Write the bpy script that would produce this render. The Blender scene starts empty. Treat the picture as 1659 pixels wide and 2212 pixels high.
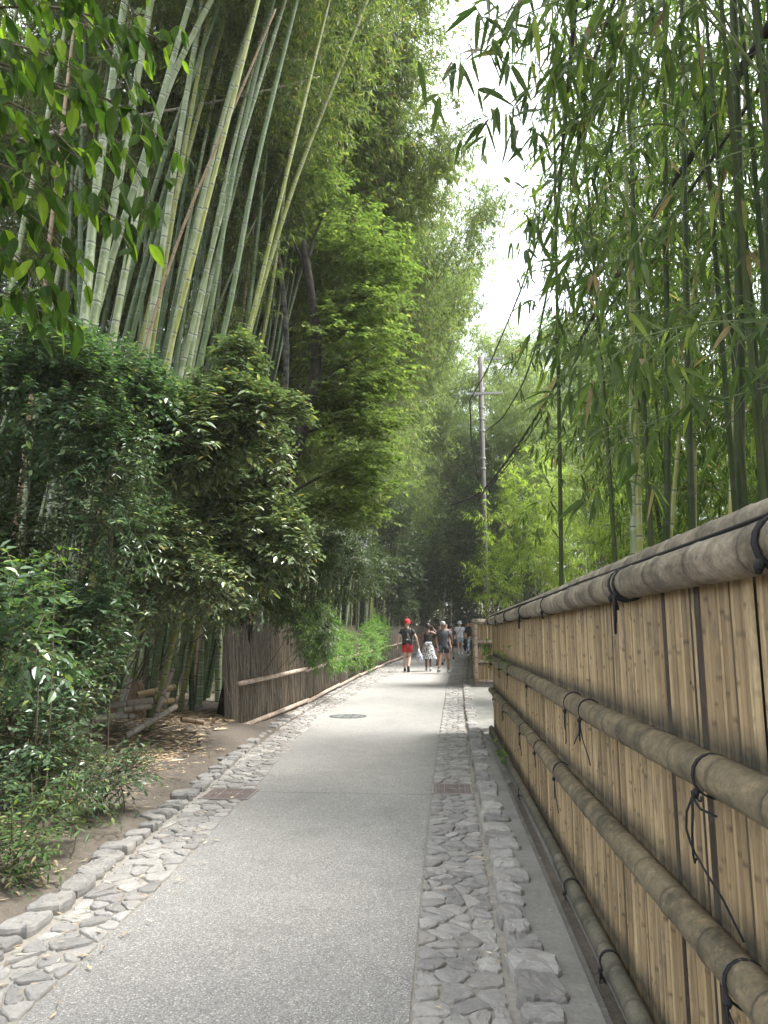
import bpy, math, random
import numpy as np
from mathutils import Vector

# ------------------------------------------------------------------ camera, sky, sun, exposure
sc = bpy.context.scene
COL = sc.collection
PITCH = math.atan(479/2912); YAW = math.atan(230/2912*math.cos(PITCH))
EYE = 1.5
cam = bpy.data.cameras.new('camera'); cam_o = bpy.data.objects.new('camera', cam); COL.objects.link(cam_o)
cam_o.location = (0, 0, EYE); cam_o.rotation_euler = (math.pi/2+PITCH, 0, YAW)
cam.sensor_fit = 'VERTICAL'; cam.sensor_height = 36.0; cam.lens = 26.0
cam.clip_start = 0.05; cam.clip_end = 3000
sc.camera = cam_o

SUN_EL, SUN_AZ = 60, 76         # degrees; azimuth measured from +Y towards +X
world = bpy.data.worlds.new('World'); sc.world = world; world.use_nodes = True
wn = world.node_tree; wn.nodes.clear()
wo = wn.nodes.new('ShaderNodeOutputWorld'); bg = wn.nodes.new('ShaderNodeBackground')
sky = wn.nodes.new('ShaderNodeTexSky'); sky.sky_type = 'NISHITA'; sky.sun_disc = False
sky.sun_elevation = math.radians(SUN_EL); sky.sun_rotation = math.radians(SUN_AZ)
sky.air_density = 1.2; sky.dust_density = 3.0; sky.ozone_density = 1.0
tc = wn.nodes.new('ShaderNodeTexCoord'); cn = wn.nodes.new('ShaderNodeTexNoise')
cn.inputs['Scale'].default_value = 2.2; cn.inputs['Detail'].default_value = 7
cr = wn.nodes.new('ShaderNodeValToRGB'); cr.color_ramp.elements[0].position = 0.30; cr.color_ramp.elements[1].position = 0.56
cm = wn.nodes.new('ShaderNodeMix'); cm.data_type = 'RGBA'; cm.inputs[7].default_value = (6.4, 6.6, 6.9, 1)
wn.links.new(tc.outputs['Generated'], cn.inputs['Vector']); wn.links.new(cn.outputs['Fac'], cr.inputs['Fac'])
wn.links.new(cr.outputs['Color'], cm.inputs[0]); wn.links.new(sky.outputs['Color'], cm.inputs[6])
wn.links.new(cm.outputs[2], bg.inputs['Color']); bg.inputs['Strength'].default_value = 0.15
wn.links.new(bg.outputs['Background'], wo.inputs['Surface'])

sun = bpy.data.lights.new('sun', 'SUN'); sun.energy = 3.4; sun.angle = math.radians(18); sun.color = (1, 0.975, 0.94)
sun_o = bpy.data.objects.new('sun', sun); COL.objects.link(sun_o)
_e, _a = math.radians(SUN_EL), math.radians(SUN_AZ)
sun_o.rotation_euler = Vector((math.sin(_a)*math.cos(_e), math.cos(_a)*math.cos(_e), math.sin(_e))).to_track_quat('Z', 'Y').to_euler()

sc.view_settings.view_transform = 'Standard'; sc.view_settings.look = 'None'
sc.view_settings.exposure = 1.95; sc.view_settings.gamma = 1; sc.view_settings.use_curve_mapping = False
cy = sc.cycles
cy.max_bounces = 6; cy.diffuse_bounces = 4; cy.glossy_bounces = 2; cy.transmission_bounces = 3; cy.transparent_max_bounces = 4
cy.use_denoising = True; cy.caustics_reflective = False; cy.caustics_refractive = False
cy.use_adaptive_sampling = True; cy.adaptive_threshold = 0.02; cy.sample_clamp_indirect = 6

# ------------------------------------------------------------------ helpers
rng = np.random.default_rng(7); random.seed(7)
FWD = np.array([-math.sin(YAW)*math.cos(PITCH), math.cos(YAW)*math.cos(PITCH), math.sin(PITCH)])
RGT = np.array([math.cos(YAW), math.sin(YAW), 0]); UPV = np.cross(RGT, FWD)
def at(x, y, Y):
    """Measured photo point (1659 x 2212 survey grid) at a distance Y along the path -> world position."""
    d = FWD+RGT*(x-829.5)/1597.5+UPV*(1106-y)/1597.5
    t = Y/d[1]
    return np.array([d[0]*t, Y, EYE+d[2]*t])
def lerp(t, xs, ys): return np.interp(t, xs, ys)
def path_z(y):
    return lerp(y, [-50, 16, 27, 41, 61, 75, 110], [0, 0, .12, .37, .55, 1.0, 6.0])
KL = ([-10, 4, 6, 7.5, 9.5, 11, 12.6, 17, 20, 25, 32, 37, 44, 60, 80], [-2.0, -2.04, -2.2, -2.31, -2.46, -2.57, -2.64, -2.65, -2.63, -2.5, -2.2, -1.85, -1.4, .4, 4])
AL = ([-10, 3, 4.7, 6.4, 7.9, 9.1, 11, 14, 17, 19.6, 22.3, 27.2, 34, 44, 60, 80], [-1.66, -1.66, -1.70, -1.80, -1.86, -1.98, -2.12, -2.2, -2.15, -2.05, -1.9, -1.65, -1.45, -1.0, .8, 4.4])
AR = ([-10, 3, 6, 8, 12, 16.7, 21.9, 26, 32.6, 44.4, 60, 80], [-.15, -.15, -.14, -.12, -.07, .01, .09, .21, .45, 1.05, 2.6, 6.2])
KR = ([-10, 4, 5, 7.5, 11, 16.7, 21, 26, 33, 44, 60, 80], [.27, .26, .27, .29, .33, .43, .53, .66, .92, 1.5, 3.0, 6.6])
def kl(y): return lerp(y, *KL)
def al(y): return lerp(y, *AL)
def ar(y): return lerp(y, *AR)
def kr(y): return lerp(y, *KR)
def ground_z(x, y):
    z = path_z(y)
    d = kl(y)-.25-x
    if d > 0: z += .05+.16*min(d, 2.5)*(1-.5*max(0, min(1, (y-12)/8)))+.22*max(0, min(d, 14)-2.5)
    if x > kr(y)+1.0 and y > 38: z += .15*min(x-kr(y)-1, 12)
    if x < kl(y)-.3 or x > 2: z += .05*math.sin(x*1.9+y*.7)+.04*math.sin(y*1.7-x*.6)
    return float(z)

def tag(o, label=None, cat=None, group=None, kind=None):
    if label: o['label'] = label
    if cat: o['category'] = cat
    if group: o['group'] = group
    if kind: o['kind'] = kind
    return o
def empty(name, loc, label, cat, group=None, rz=0):
    o = bpy.data.objects.new(name, None); COL.objects.link(o); o.empty_display_size = .2
    o.location = loc; o.rotation_euler = (0, 0, rz)
    return tag(o, label, cat, group)
def copy_tree(o, parent=None):
    c = o.copy(); COL.objects.link(c); c.parent = parent
    for ch in list(o.children): copy_tree(ch, c)
    return c

class MB:
    """Collects pieces of geometry and links them as one mesh object."""
    def __init__(s): s.V = []; s.F = []; s.n = 0; s.T = []; s.M = []
    def add(s, V, F, tint=None, mat=0):
        V = np.asarray(V, float).reshape(-1, 3)
        s.V.append(V)
        F = [F] if isinstance(F, np.ndarray) else F
        if F and not isinstance(F[0], np.ndarray):
            by = {}
            for f in F: by.setdefault(len(f), []).append(f)
            F = [np.array(v, int) for v in by.values()]
        for a in F: s.F.append((a+s.n, mat))
        if tint is None: tint = np.zeros((len(V), 3))
        tint = np.asarray(tint, float)
        if tint.ndim == 0: tint = np.repeat(tint, len(V))
        if tint.ndim == 1:
            tint = np.repeat(tint[None, :], len(V), 0) if tint.shape[0] == 3 and len(V) != 3 else np.stack([tint, tint*0, tint*0], 1)
        s.T.append(tint); s.n += len(V)
        return s
    def build(s, name, mats, parent=None, smooth=False, loc=None):
        me = bpy.data.meshes.new(name)
        V = np.concatenate(s.V)
        if loc is not None: V = V-np.asarray(loc)[None]
        me.vertices.add(len(V)); me.vertices.foreach_set('co', V.astype(np.float32).ravel())
        loops = np.concatenate([a.ravel() for a, m in s.F]); tot = np.concatenate([np.full(len(a), a.shape[1]) for a, m in s.F])
        mi = np.concatenate([np.full(len(a), m) for a, m in s.F])
        st = np.concatenate([[0], np.cumsum(tot)[:-1]])
        me.loops.add(len(loops)); me.loops.foreach_set('vertex_index', loops.astype(np.int32))
        me.polygons.add(len(tot)); me.polygons.foreach_set('loop_start', st.astype(np.int32)); me.polygons.foreach_set('loop_total', tot.astype(np.int32))
        me.polygons.foreach_set('material_index', mi.astype(np.int32))
        me.polygons.foreach_set('use_smooth', np.full(len(tot), bool(smooth)))
        at_ = me.attributes.new('tint', 'FLOAT_COLOR', 'POINT')
        T = np.concatenate(s.T); at_.data.foreach_set('color', np.concatenate([T, np.ones((len(T), 1))], 1).astype(np.float32).ravel())
        me.update(calc_edges=True); me.validate()
        for m in (mats if isinstance(mats, (list, tuple)) else [mats]): me.materials.append(m)
        o = bpy.data.objects.new(name, me); COL.objects.link(o)
        if loc is not None and parent is None: o.location = tuple(loc)
        if parent is not None: o.parent = parent
        return o

def nrm(v): return v/np.maximum(np.linalg.norm(v, axis=-1, keepdims=True), 1e-9)
def frames(P):
    P = np.asarray(P, float); T = np.gradient(P, axis=0); T = nrm(T)
    ref = np.array([0, 0, 1.0]) if abs(T[0][2]) < .9 else np.array([1.0, 0, 0])
    A = []; a = nrm(np.cross(T[0], ref))
    for t in T:
        a = a-t*np.dot(a, t); a = nrm(a); A.append(a)
    A = np.array(A); B = np.cross(T, A)
    return T, A, B
def tube(P, R, n=8, caps=True, flat=None):
    P = np.asarray(P, float); R = np.broadcast_to(np.asarray(R, float), (len(P),))
    T, A, B = frames(P); th = np.arange(n)*2*math.pi/n
    V = P[:, None]+R[:, None, None]*(np.cos(th)[None, :, None]*A[:, None]+np.sin(th)[None, :, None]*B[:, None]*(flat or 1))
    m = len(P); i = np.arange(m-1)[:, None]*n; j = np.arange(n)[None]; j2 = (j+1) % n
    F = [np.stack([i+j, i+j2, i+n+j2, i+n+j], -1).reshape(-1, 4)]
    if caps: F += [np.arange(n)[::-1][None], (np.arange(n)+(m-1)*n)[None]]
    return V.reshape(-1, 3), F
def loft(rings):
    n = len(rings[0]); V = np.concatenate([np.asarray(r, float) for r in rings]); m = len(rings)
    i = np.arange(m-1)[:, None]*n; j = np.arange(n)[None]; j2 = (j+1) % n
    return V, [np.stack([i+j, i+j2, i+n+j2, i+n+j], -1).reshape(-1, 4), np.arange(n)[::-1][None], (np.arange(n)+(m-1)*n)[None]]
def box(c, s, rz=0):
    c = np.asarray(c, float); s = np.asarray(s, float)/2
    V = np.array([[x, y, z] for z in (-1, 1) for y in (-1, 1) for x in (-1, 1)], float)*s
    ca, sa = math.cos(rz), math.sin(rz); V = np.stack([V[:, 0]*ca-V[:, 1]*sa, V[:, 0]*sa+V[:, 1]*ca, V[:, 2]], 1)+c
    return V, [np.array([[0, 2, 3, 1], [4, 5, 7, 6], [0, 1, 5, 4], [2, 6, 7, 3], [0, 4, 6, 2], [1, 3, 7, 5]])]
def sticks(P0, P1, r0, r1=None):
    """Many thin three-sided sticks at once."""
    P0 = np.asarray(P0, float); P1 = np.asarray(P1, float); n = len(P0); r1 = r0 if r1 is None else r1
    D = nrm(P1-P0); ref = np.where(np.abs(D[:, 2:3]) < .9, np.array([[0, 0, 1.]]), np.array([[1., 0, 0]]))
    A = nrm(np.cross(D, ref)); B = np.cross(D, A); out = []
    for Pp, r in ((P0, r0), (P1, r1)):
        r = np.broadcast_to(np.asarray(r, float), (n,))[:, None]
        for k in range(3): out.append(Pp+r*(math.cos(k*2.094)*A+math.sin(k*2.094)*B))
    V = np.stack(out, 1).reshape(-1, 3); b = np.arange(n)[:, None]*6
    F = np.concatenate([b+np.array([[k, (k+1) % 3, 3+(k+1) % 3, 3+k]]) for k in range(3)])
    return V, [F, np.concatenate([b+np.array([[3, 4, 5]])])]
def leaves(P, D, N, L, W, near=False, droop=.0, prof=None):
    """Many folded leaf blades. P base, D direction, N upper side, L length, W width. Returns V, F, verts per leaf."""
    D = nrm(D); S = nrm(np.cross(D, N)); N = np.cross(S, D); n = len(P)
    L = np.broadcast_to(np.asarray(L, float), (n,))[:, None]; W = np.broadcast_to(np.asarray(W, float), (n,))[:, None]
    dn = np.array([[0, 0, -1.]])
    if not near:
        m = P+D*L*.42+N*W*.10+dn*droop*L*.18
        V = np.stack([P, m+S*W*.5, P+D*L+dn*droop*L, m-S*W*.5], 1).reshape(-1, 3)
        b = np.arange(n)[:, None]*4
        return V, [np.concatenate([b+np.array([[0, 1, 2]]), b+np.array([[0, 2, 3]])])], 4
    prof = prof or [(.12, .5), (.38, 1.), (.68, .74), (.88, .3)]
    rows = [P]
    for t, w in prof:
        c = P+D*L*t+dn*droop*L*t*t
        rows += [c+S*W*.5*w+N*W*.13*w, c, c-S*W*.5*w+N*W*.13*w]
    rows.append(P+D*L+dn*droop*L)
    V = np.stack(rows, 1).reshape(-1, 3); k = len(rows); b = np.arange(n)[:, None]*k
    tr = [b+np.array([[0, 2, 1]]), b+np.array([[0, 3, 2]])]; qd = []
    for i in range(len(prof)-1):
        a = 1+3*i; qd += [b+np.array([[a, a+1, a+4, a+3]]), b+np.array([[a+1, a+2, a+5, a+4]])]
    a = 1+3*(len(prof)-1); tr += [b+np.array([[a, a+1, k-1]]), b+np.array([[a+1, a+2, k-1]])]
    return V, [np.concatenate(tr), np.concatenate(qd)], k
def rvec(n, g=None):
    g = g or rng
    return nrm(g.normal(size=(n, 3)))
def ltint(n, k, lo=0, hi=1, g=None):
    """Each leaf has its own colour: R picks along the ramp, G marks young or dry leaves."""
    g = g or rng
    return np.repeat(np.stack([g.uniform(lo, hi, n), g.uniform(0, 1, n), np.zeros(n)], 1), k, 0)

# ------------------------------------------------------------------ materials
def mat(name):
    m = bpy.data.materials.new(name); m.use_nodes = True; nt = m.node_tree; nt.nodes.clear()
    out = nt.nodes.new('ShaderNodeOutputMaterial'); p = nt.nodes.new('ShaderNodeBsdfPrincipled')
    nt.links.new(p.outputs[0], out.inputs[0])
    return m, nt, p, out
def N_(nt, t, **kw):
    n = nt.nodes.new('ShaderNode'+t)
    for k, v in kw.items():
        if k in n.inputs: n.inputs[k].default_value = v
        else: setattr(n, k, v)
    return n
def ramp(nt, fac, stops):
    r = nt.nodes.new('ShaderNodeValToRGB'); e = r.color_ramp.elements
    while len(e) > 1: e.remove(e[-1])
    for i, (p, c) in enumerate(stops):
        x = e[0] if i == 0 else e.new(p)
        x.position = p; x.color = (*c, 1) if len(c) == 3 else c
    nt.links.new(fac, r.inputs[0]); return r.outputs[0]
def mixc(nt, fac, a, b, mode='MIX'):
    m = nt.nodes.new('ShaderNodeMix'); m.data_type = 'RGBA'; m.blend_type = mode
    for s, v in ((0, fac), (6, a), (7, b)):
        if hasattr(v, 'links'): nt.links.new(v, m.inputs[s])
        else: m.inputs[s].default_value = v if s == 0 else ((*v, 1) if len(v) == 3 else v)
    return m.outputs[2]
def math_(nt, op, a, b=None, clamp=False):
    m = nt.nodes.new('ShaderNodeMath'); m.operation = op; m.use_clamp = clamp
    for s, v in ((0, a), (1, b)):
        if v is None: continue
        if hasattr(v, 'links'): nt.links.new(v, m.inputs[s])
        else: m.inputs[s].default_value = v
    return m.outputs[0]
def noise(nt, scale, detail=3, rough=.5, vec=None, stretch=None):
    n = N_(nt, 'TexNoise', Scale=scale, Detail=detail, Roughness=rough)
    if vec is None: vec = N_(nt, 'TexCoord').outputs['Object']
    if stretch:
        mp = N_(nt, 'Mapping'); mp.inputs['Scale'].default_value = stretch; nt.links.new(vec, mp.inputs[0]); vec = mp.outputs[0]
    nt.links.new(vec, n.inputs['Vector']); return n.outputs['Fac']
def bump(nt, p, h, strength=.4, dist=.01):
    b = N_(nt, 'Bump', Strength=strength, Distance=dist); nt.links.new(h, b.inputs['Height']); nt.links.new(b.outputs[0], p.inputs['Normal'])
def tint_rgb(nt):
    a = N_(nt, 'Attribute', attribute_name='tint'); s = nt.nodes.new('ShaderNodeSeparateColor'); nt.links.new(a.outputs['Color'], s.inputs[0]); return s.outputs
def setv(nt, p, k, v):
    if hasattr(v, 'links'): nt.links.new(v, p.inputs[k])
    else: p.inputs[k].default_value = v if not isinstance(v, tuple) or len(v) == 4 else (*v, 1)

def leaf_mat(name, c0, c1, young=None, dry=None, trans=.35, rough=.38, tboost=1.6, young_from=.9, spec=.22):
    m, nt, p, out = mat(name); t = tint_rgb(nt)
    inf = N_(nt, 'ObjectInfo')
    f = math_(nt, 'ADD', math_(nt, 'MULTIPLY', t[0], .8), math_(nt, 'MULTIPLY', inf.outputs['Random'], .2))
    c = ramp(nt, f, [(0, c0), (1, c1)])
    if young: c = mixc(nt, math_(nt, 'GREATER_THAN', t[1], young_from), c, young)
    if dry: c = mixc(nt, math_(nt, 'LESS_THAN', t[1], .035), c, dry)
    c = mixc(nt, .25, c, noise(nt, 30, 2), 'OVERLAY')
    setv(nt, p, 'Base Color', c); p.inputs['Roughness'].default_value = rough; p.inputs['Specular IOR Level'].default_value = spec
    tr = N_(nt, 'BsdfTranslucent'); c2 = mixc(nt, 1, c, (1.0*tboost, 1.15*tboost, .6*tboost), 'MULTIPLY'); nt.links.new(c2, tr.inputs[0])
    mx = N_(nt, 'MixShader'); mx.inputs[0].default_value = trans
    nt.links.new(p.outputs[0], mx.inputs[1]); nt.links.new(tr.outputs[0], mx.inputs[2]); nt.links.new(mx.outputs[0], out.inputs[0])
    return m
M = {}
M['leaf_bamboo'] = leaf_mat('leaf_bamboo', (.055, .085, .025), (.15, .19, .06), young=(.26, .27, .08), dry=(.24, .17, .09), trans=.38, rough=.5)
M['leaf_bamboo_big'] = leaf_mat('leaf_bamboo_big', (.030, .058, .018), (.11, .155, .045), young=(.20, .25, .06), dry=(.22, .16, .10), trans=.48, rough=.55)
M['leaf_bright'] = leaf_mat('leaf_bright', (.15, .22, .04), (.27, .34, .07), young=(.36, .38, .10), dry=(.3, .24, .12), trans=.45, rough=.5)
M['leaf_maple'] = leaf_mat('leaf_maple', (.05, .085, .024), (.145, .19, .058), young=(.23, .26, .08), trans=.42, rough=.6, tboost=1.35)
M['leaf_glossy'] = leaf_mat('leaf_glossy', (.055, .092, .040), (.15, .195, .09), young=(.32, .35, .13), dry=(.26, .22, .06), trans=.18, rough=.30, young_from=.92, spec=.55)
M['leaf_ivy'] = leaf_mat('leaf_ivy', (.030, .066, .032), (.09, .148, .068), young=(.17, .23, .07), trans=.25, rough=.30, spec=.42)
M['leaf_fresh'] = leaf_mat('leaf_fresh', (.06, .14, .025), (.13, .24, .05), young=(.2, .28, .06), trans=.4, rough=.45)
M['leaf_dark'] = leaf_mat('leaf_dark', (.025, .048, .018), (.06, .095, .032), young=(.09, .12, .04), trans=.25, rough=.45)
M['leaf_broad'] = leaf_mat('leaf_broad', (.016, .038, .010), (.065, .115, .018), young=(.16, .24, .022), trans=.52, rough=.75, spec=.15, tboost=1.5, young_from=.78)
M['leaf_understorey'] = leaf_mat('leaf_understorey', (.035, .075, .022), (.085, .14, .045), young=(.15, .2, .06), dry=(.3, .24, .12), trans=.3, rough=.45)
M['leaf_far_sunlit'] = leaf_mat('leaf_far_sunlit', (.10, .14, .05), (.21, .25, .10), young=(.27, .30, .12), trans=.45, rough=.6)  # leaf colour lightened: sun on the distant crowns put into the colour

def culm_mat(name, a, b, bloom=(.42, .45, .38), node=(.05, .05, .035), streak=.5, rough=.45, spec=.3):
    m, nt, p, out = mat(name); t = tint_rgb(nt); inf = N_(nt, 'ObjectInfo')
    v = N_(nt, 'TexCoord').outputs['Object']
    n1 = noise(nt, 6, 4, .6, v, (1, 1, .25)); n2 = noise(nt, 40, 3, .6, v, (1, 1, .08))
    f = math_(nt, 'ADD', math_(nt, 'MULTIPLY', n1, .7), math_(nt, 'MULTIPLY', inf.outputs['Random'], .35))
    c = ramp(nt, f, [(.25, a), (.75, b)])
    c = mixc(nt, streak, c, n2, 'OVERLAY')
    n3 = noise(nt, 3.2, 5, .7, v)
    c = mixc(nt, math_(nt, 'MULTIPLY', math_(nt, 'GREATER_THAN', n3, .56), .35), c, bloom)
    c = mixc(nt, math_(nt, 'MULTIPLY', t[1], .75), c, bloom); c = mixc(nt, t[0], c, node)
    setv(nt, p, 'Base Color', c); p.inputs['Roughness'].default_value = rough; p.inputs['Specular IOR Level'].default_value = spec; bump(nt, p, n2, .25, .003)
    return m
M['culm_pale'] = culm_mat('culm_pale', (.10, .14, .06), (.25, .29, .155), bloom=(.40, .43, .34))
M['culm_green'] = culm_mat('culm_green', (.03, .065, .022), (.085, .125, .045), bloom=(.16, .19, .13))
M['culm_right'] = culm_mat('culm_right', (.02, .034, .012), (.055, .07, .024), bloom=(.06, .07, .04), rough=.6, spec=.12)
M['culm_olive'] = culm_mat('culm_olive', (.14, .17, .03), (.27, .27, .08), bloom=(.3, .33, .22))
M['culm_brown'] = culm_mat('culm_brown', (.17, .11, .06), (.32, .23, .14), bloom=(.3, .25, .18))
M['culm_dead'] = culm_mat('culm_dead', (.22, .19, .16), (.42, .38, .33), bloom=(.45, .42, .38))

def simple(name, c, rough=.6, n_scale=20, amt=.3, metal=0, bmp=.2, c2=None):
    m, nt, p, out = mat(name); n = noise(nt, n_scale, 4, .6)
    col = ramp(nt, n, [(.3, c), (.7, c2)]) if c2 else mixc(nt, amt, c, n, 'OVERLAY')
    setv(nt, p, 'Base Color', col); p.inputs['Roughness'].default_value = rough; p.inputs['Metallic'].default_value = metal; p.inputs['Specular IOR Level'].default_value = .15 if rough > .8 else .4
    if bmp: bump(nt, p, n, bmp, .004)
    return m
M['bark'] = simple('bark_dark', (.014, .012, .010), .95, 14, c2=(.055, .048, .04), bmp=.8)
M['bark_pale'] = simple('bark_pale', (.05, .045, .04), .85, 9, c2=(.32, .32, .29), bmp=.5)
M['twig'] = simple('twig', (.06, .05, .03), .8, 20, c2=(.12, .10, .06))
M['twig_green'] = simple('twig_green', (.08, .12, .04), .6, 20, c2=(.16, .18, .08))
M['rope'] = simple('rope_black', (.012, .012, .014), .8, 300, c2=(.03, .03, .032), bmp=.8)
M['cable'] = simple('cable', (.015, .015, .016), .55, 40, c2=(.03, .03, .03))
M['pole'] = simple('pole_paint', (.075, .066, .06), .8, 5, c2=(.11, .098, .09))
M['galv'] = simple('galvanised', (.22, .22, .2), .5, 20, c2=(.35, .35, .33), metal=.3)
M['iron'] = simple('cast_iron', (.08, .085, .085), .5, 60, c2=(.13, .135, .135), metal=.2, bmp=.4)
M['iron_hi'] = simple('worn_iron', (.22, .23, .23), .45, 60, c2=(.3, .3, .3), metal=.2)
M['iron_lo'] = simple('iron_gap', (.06, .06, .06), .8, 60, c2=(.1, .1, .1))
M['cover'] = simple('cover_brown', (.11, .082, .073), .6, 50, c2=(.17, .135, .122), bmp=.3)
M['cover_hi'] = simple('cover_worn', (.24, .205, .19), .6, 50, c2=(.32, .28, .26))

def ground_mat():
    m, nt, p, out = mat('earth'); a = noise(nt, 1.1, 5, .65); b = noise(nt, 22, 5, .7); f = noise(nt, 120, 2)
    c = ramp(nt, a, [(.3, (.095, .08, .062)), (.7, (.175, .148, .118))]); c = mixc(nt, .5, c, b, 'OVERLAY'); c = mixc(nt, .3, c, f, 'OVERLAY')
    t = tint_rgb(nt); g = ramp(nt, b, [(.35, (.035, .04, .02)), (.65, (.12, .095, .06))])
    c = mixc(nt, t[0], c, g)
    setv(nt, p, 'Base Color', c); p.inputs['Roughness'].default_value = .95
    h = math_(nt, 'ADD', b, math_(nt, 'MULTIPLY', f, .4)); bump(nt, p, h, .9, .03); return m
M['earth'] = ground_mat()
def road_mat():
    m, nt, p, out = mat('asphalt_aggregate'); v = N_(nt, 'TexCoord').outputs['Object']
    vo = N_(nt, 'TexVoronoi', Scale=150.0); nt.links.new(v, vo.inputs['Vector'])
    s = nt.nodes.new('ShaderNodeSeparateColor'); nt.links.new(vo.outputs['Color'], s.inputs[0])
    c = ramp(nt, s.outputs[0], [(0, (.225, .216, .203)), (.4, (.29, .28, .263)), (.72, (.345, .332, .311)), (.9, (.39, .375, .35)), (.97, (.56, .54, .50))])
    d = ramp(nt, vo.outputs['Distance'], [(0, (1, 1, 1)), (.45, (.88, .88, .88)), (.8, (.6, .6, .6))]); c = mixc(nt, 1, c, d, 'MULTIPLY')
    a = noise(nt, .45, 6, .6); a2 = noise(nt, 5, 4, .6); a3 = noise(nt, 1.4, 7, .75)
    c = mixc(nt, 1, c, ramp(nt, a, [(.3, (.86, .86, .87)), (.7, (1.08, 1.07, 1.05))]), 'MULTIPLY')
    c = mixc(nt, 1, c, ramp(nt, a2, [(.3, (.92, .92, .92)), (.7, (1.05, 1.05, 1.04))]), 'MULTIPLY')
    c = mixc(nt, math_(nt, 'MULTIPLY', math_(nt, 'SUBTRACT', a3, .53, True), 2.2, True), c, (.15, .145, .135))
    # one hairline joint across the paving, about seven metres on
    sp = nt.nodes.new('ShaderNodeSeparateXYZ'); nt.links.new(v, sp.inputs[0])
    wob = math_(nt, 'MULTIPLY', noise(nt, 3, 4, .6), .12)
    dist = math_(nt, 'ABSOLUTE', math_(nt, 'SUBTRACT', math_(nt, 'ADD', sp.outputs[1], wob), 7.36))
    ln = math_(nt, 'MULTIPLY', math_(nt, 'LESS_THAN', dist, .010), .7); c = mixc(nt, ln, c, (.1, .1, .1))
    setv(nt, p, 'Base Color', c); p.inputs['Roughness'].default_value = .85
    h = math_(nt, 'SUBTRACT', 1.0, vo.outputs['Distance']); bump(nt, p, h, .45, .003); return m
M['road'] = road_mat()
def stone_mat(name, a, b, c_):
    m, nt, p, out = mat(name); t = tint_rgb(nt); n1 = noise(nt, 9, 5, .65); n2 = noise(nt, 90, 4, .7)
    c = ramp(nt, t[0], [(0, a), (.5, b), (1, c_)])
    c = mixc(nt, .55, c, n1, 'OVERLAY'); c = mixc(nt, .35, c, n2, 'OVERLAY')
    d = noise(nt, 4, 4, .7); c = mixc(nt, math_(nt, 'MULTIPLY', math_(nt, 'SUBTRACT', d, .5, True), 2.2, True), c, (.34, .31, .265))
    setv(nt, p, 'Base Color', c); p.inputs['Roughness'].default_value = .75
    h = math_(nt, 'ADD', n1, math_(nt, 'MULTIPLY', n2, .35)); bump(nt, p, h, .55, .012); return m
M['cobble'] = stone_mat('cobble_stone', (.185, .176, .165), (.25, .238, .223), (.325, .308, .285))
M['kerb'] = stone_mat('kerb_stone', (.145, .14, .13), (.195, .187, .175), (.255, .243, .226))
M['mortar'] = simple('mortar_sand', (.22, .205, .18), .95, 25, c2=(.31, .288, .25), bmp=.6)
def concrete():
    m, nt, p, out = mat('old_concrete'); a = noise(nt, 2.2, 6, .65); b = noise(nt, 45, 4, .6); g = noise(nt, 3.3, 5, .7)
    c = ramp(nt, a, [(.3, (.16, .155, .14)), (.7, (.27, .26, .235))]); c = mixc(nt, .35, c, b, 'OVERLAY')
    c = mixc(nt, math_(nt, 'MULTIPLY', math_(nt, 'SUBTRACT', g, .58, True), 5, True), c, (.36, .38, .27))
    setv(nt, p, 'Base Color', c); p.inputs['Roughness'].default_value = .85; bump(nt, p, b, .3, .004); return m
M['concrete'] = concrete()

def slat_mat():
    m, nt, p, out = mat('split_bamboo_slats'); t = tint_rgb(nt); v = N_(nt, 'TexCoord').outputs['Object']
    n1 = noise(nt, 60, 4, .65, v, (1, 1, .03)); n2 = noise(nt, 7, 5, .7, v, (1, 1, .35)); n3 = noise(nt, 130, 3, .6, v, (1, 1, .1))
    c = ramp(nt, t[0], [(0, (.04, .026, .017)), (.10, (.085, .055, .031)), (.25, (.20, .14, .075)), (.6, (.325, .235, .128)), (1, (.45, .34, .195))])
    c = mixc(nt, .6, c, n1, 'OVERLAY'); c = mixc(nt, .3, c, n3, 'OVERLAY')
    c = mixc(nt, math_(nt, 'MULTIPLY', math_(nt, 'SUBTRACT', n2, .53, True), 5.5, True), c, (.12, .09, .06))
    n5 = noise(nt, 34, 4, .7, v, (1, 1, .05)); c = mixc(nt, math_(nt, 'MULTIPLY', math_(nt, 'SUBTRACT', n5, .60, True), 6, True), c, (.07, .05, .035))
    sp = nt.nodes.new('ShaderNodeSeparateXYZ'); nt.links.new(v, sp.inputs[0])
    # mould settled on the slats just above each rail
    dirt = None
    for z0 in (.12, .71, 1.18):
        dz = math_(nt, 'SUBTRACT', sp.outputs[2], z0); k = math_(nt, 'SUBTRACT', 1, math_(nt, 'MULTIPLY', math_(nt, 'ABSOLUTE', dz), 11), True)
        dirt = k if dirt is None else math_(nt, 'MAXIMUM', dirt, k)
    dn = math_(nt, 'MULTIPLY', math_(nt, 'MULTIPLY', dirt, math_(nt, 'ADD', n2, .12)), 1.5, True)
    c = mixc(nt, dn, c, (.045, .042, .03))
    c = mixc(nt, math_(nt, 'MULTIPLY', t[1], .85), c, (.07, .045, .028))
    setv(nt, p, 'Base Color', c); p.inputs['Roughness'].default_value = .55
    h = math_(nt, 'ADD', n1, math_(nt, 'MULTIPLY', n3, .3)); bump(nt, p, h, .35, .003); return m
M['slat'] = slat_mat()
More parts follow.
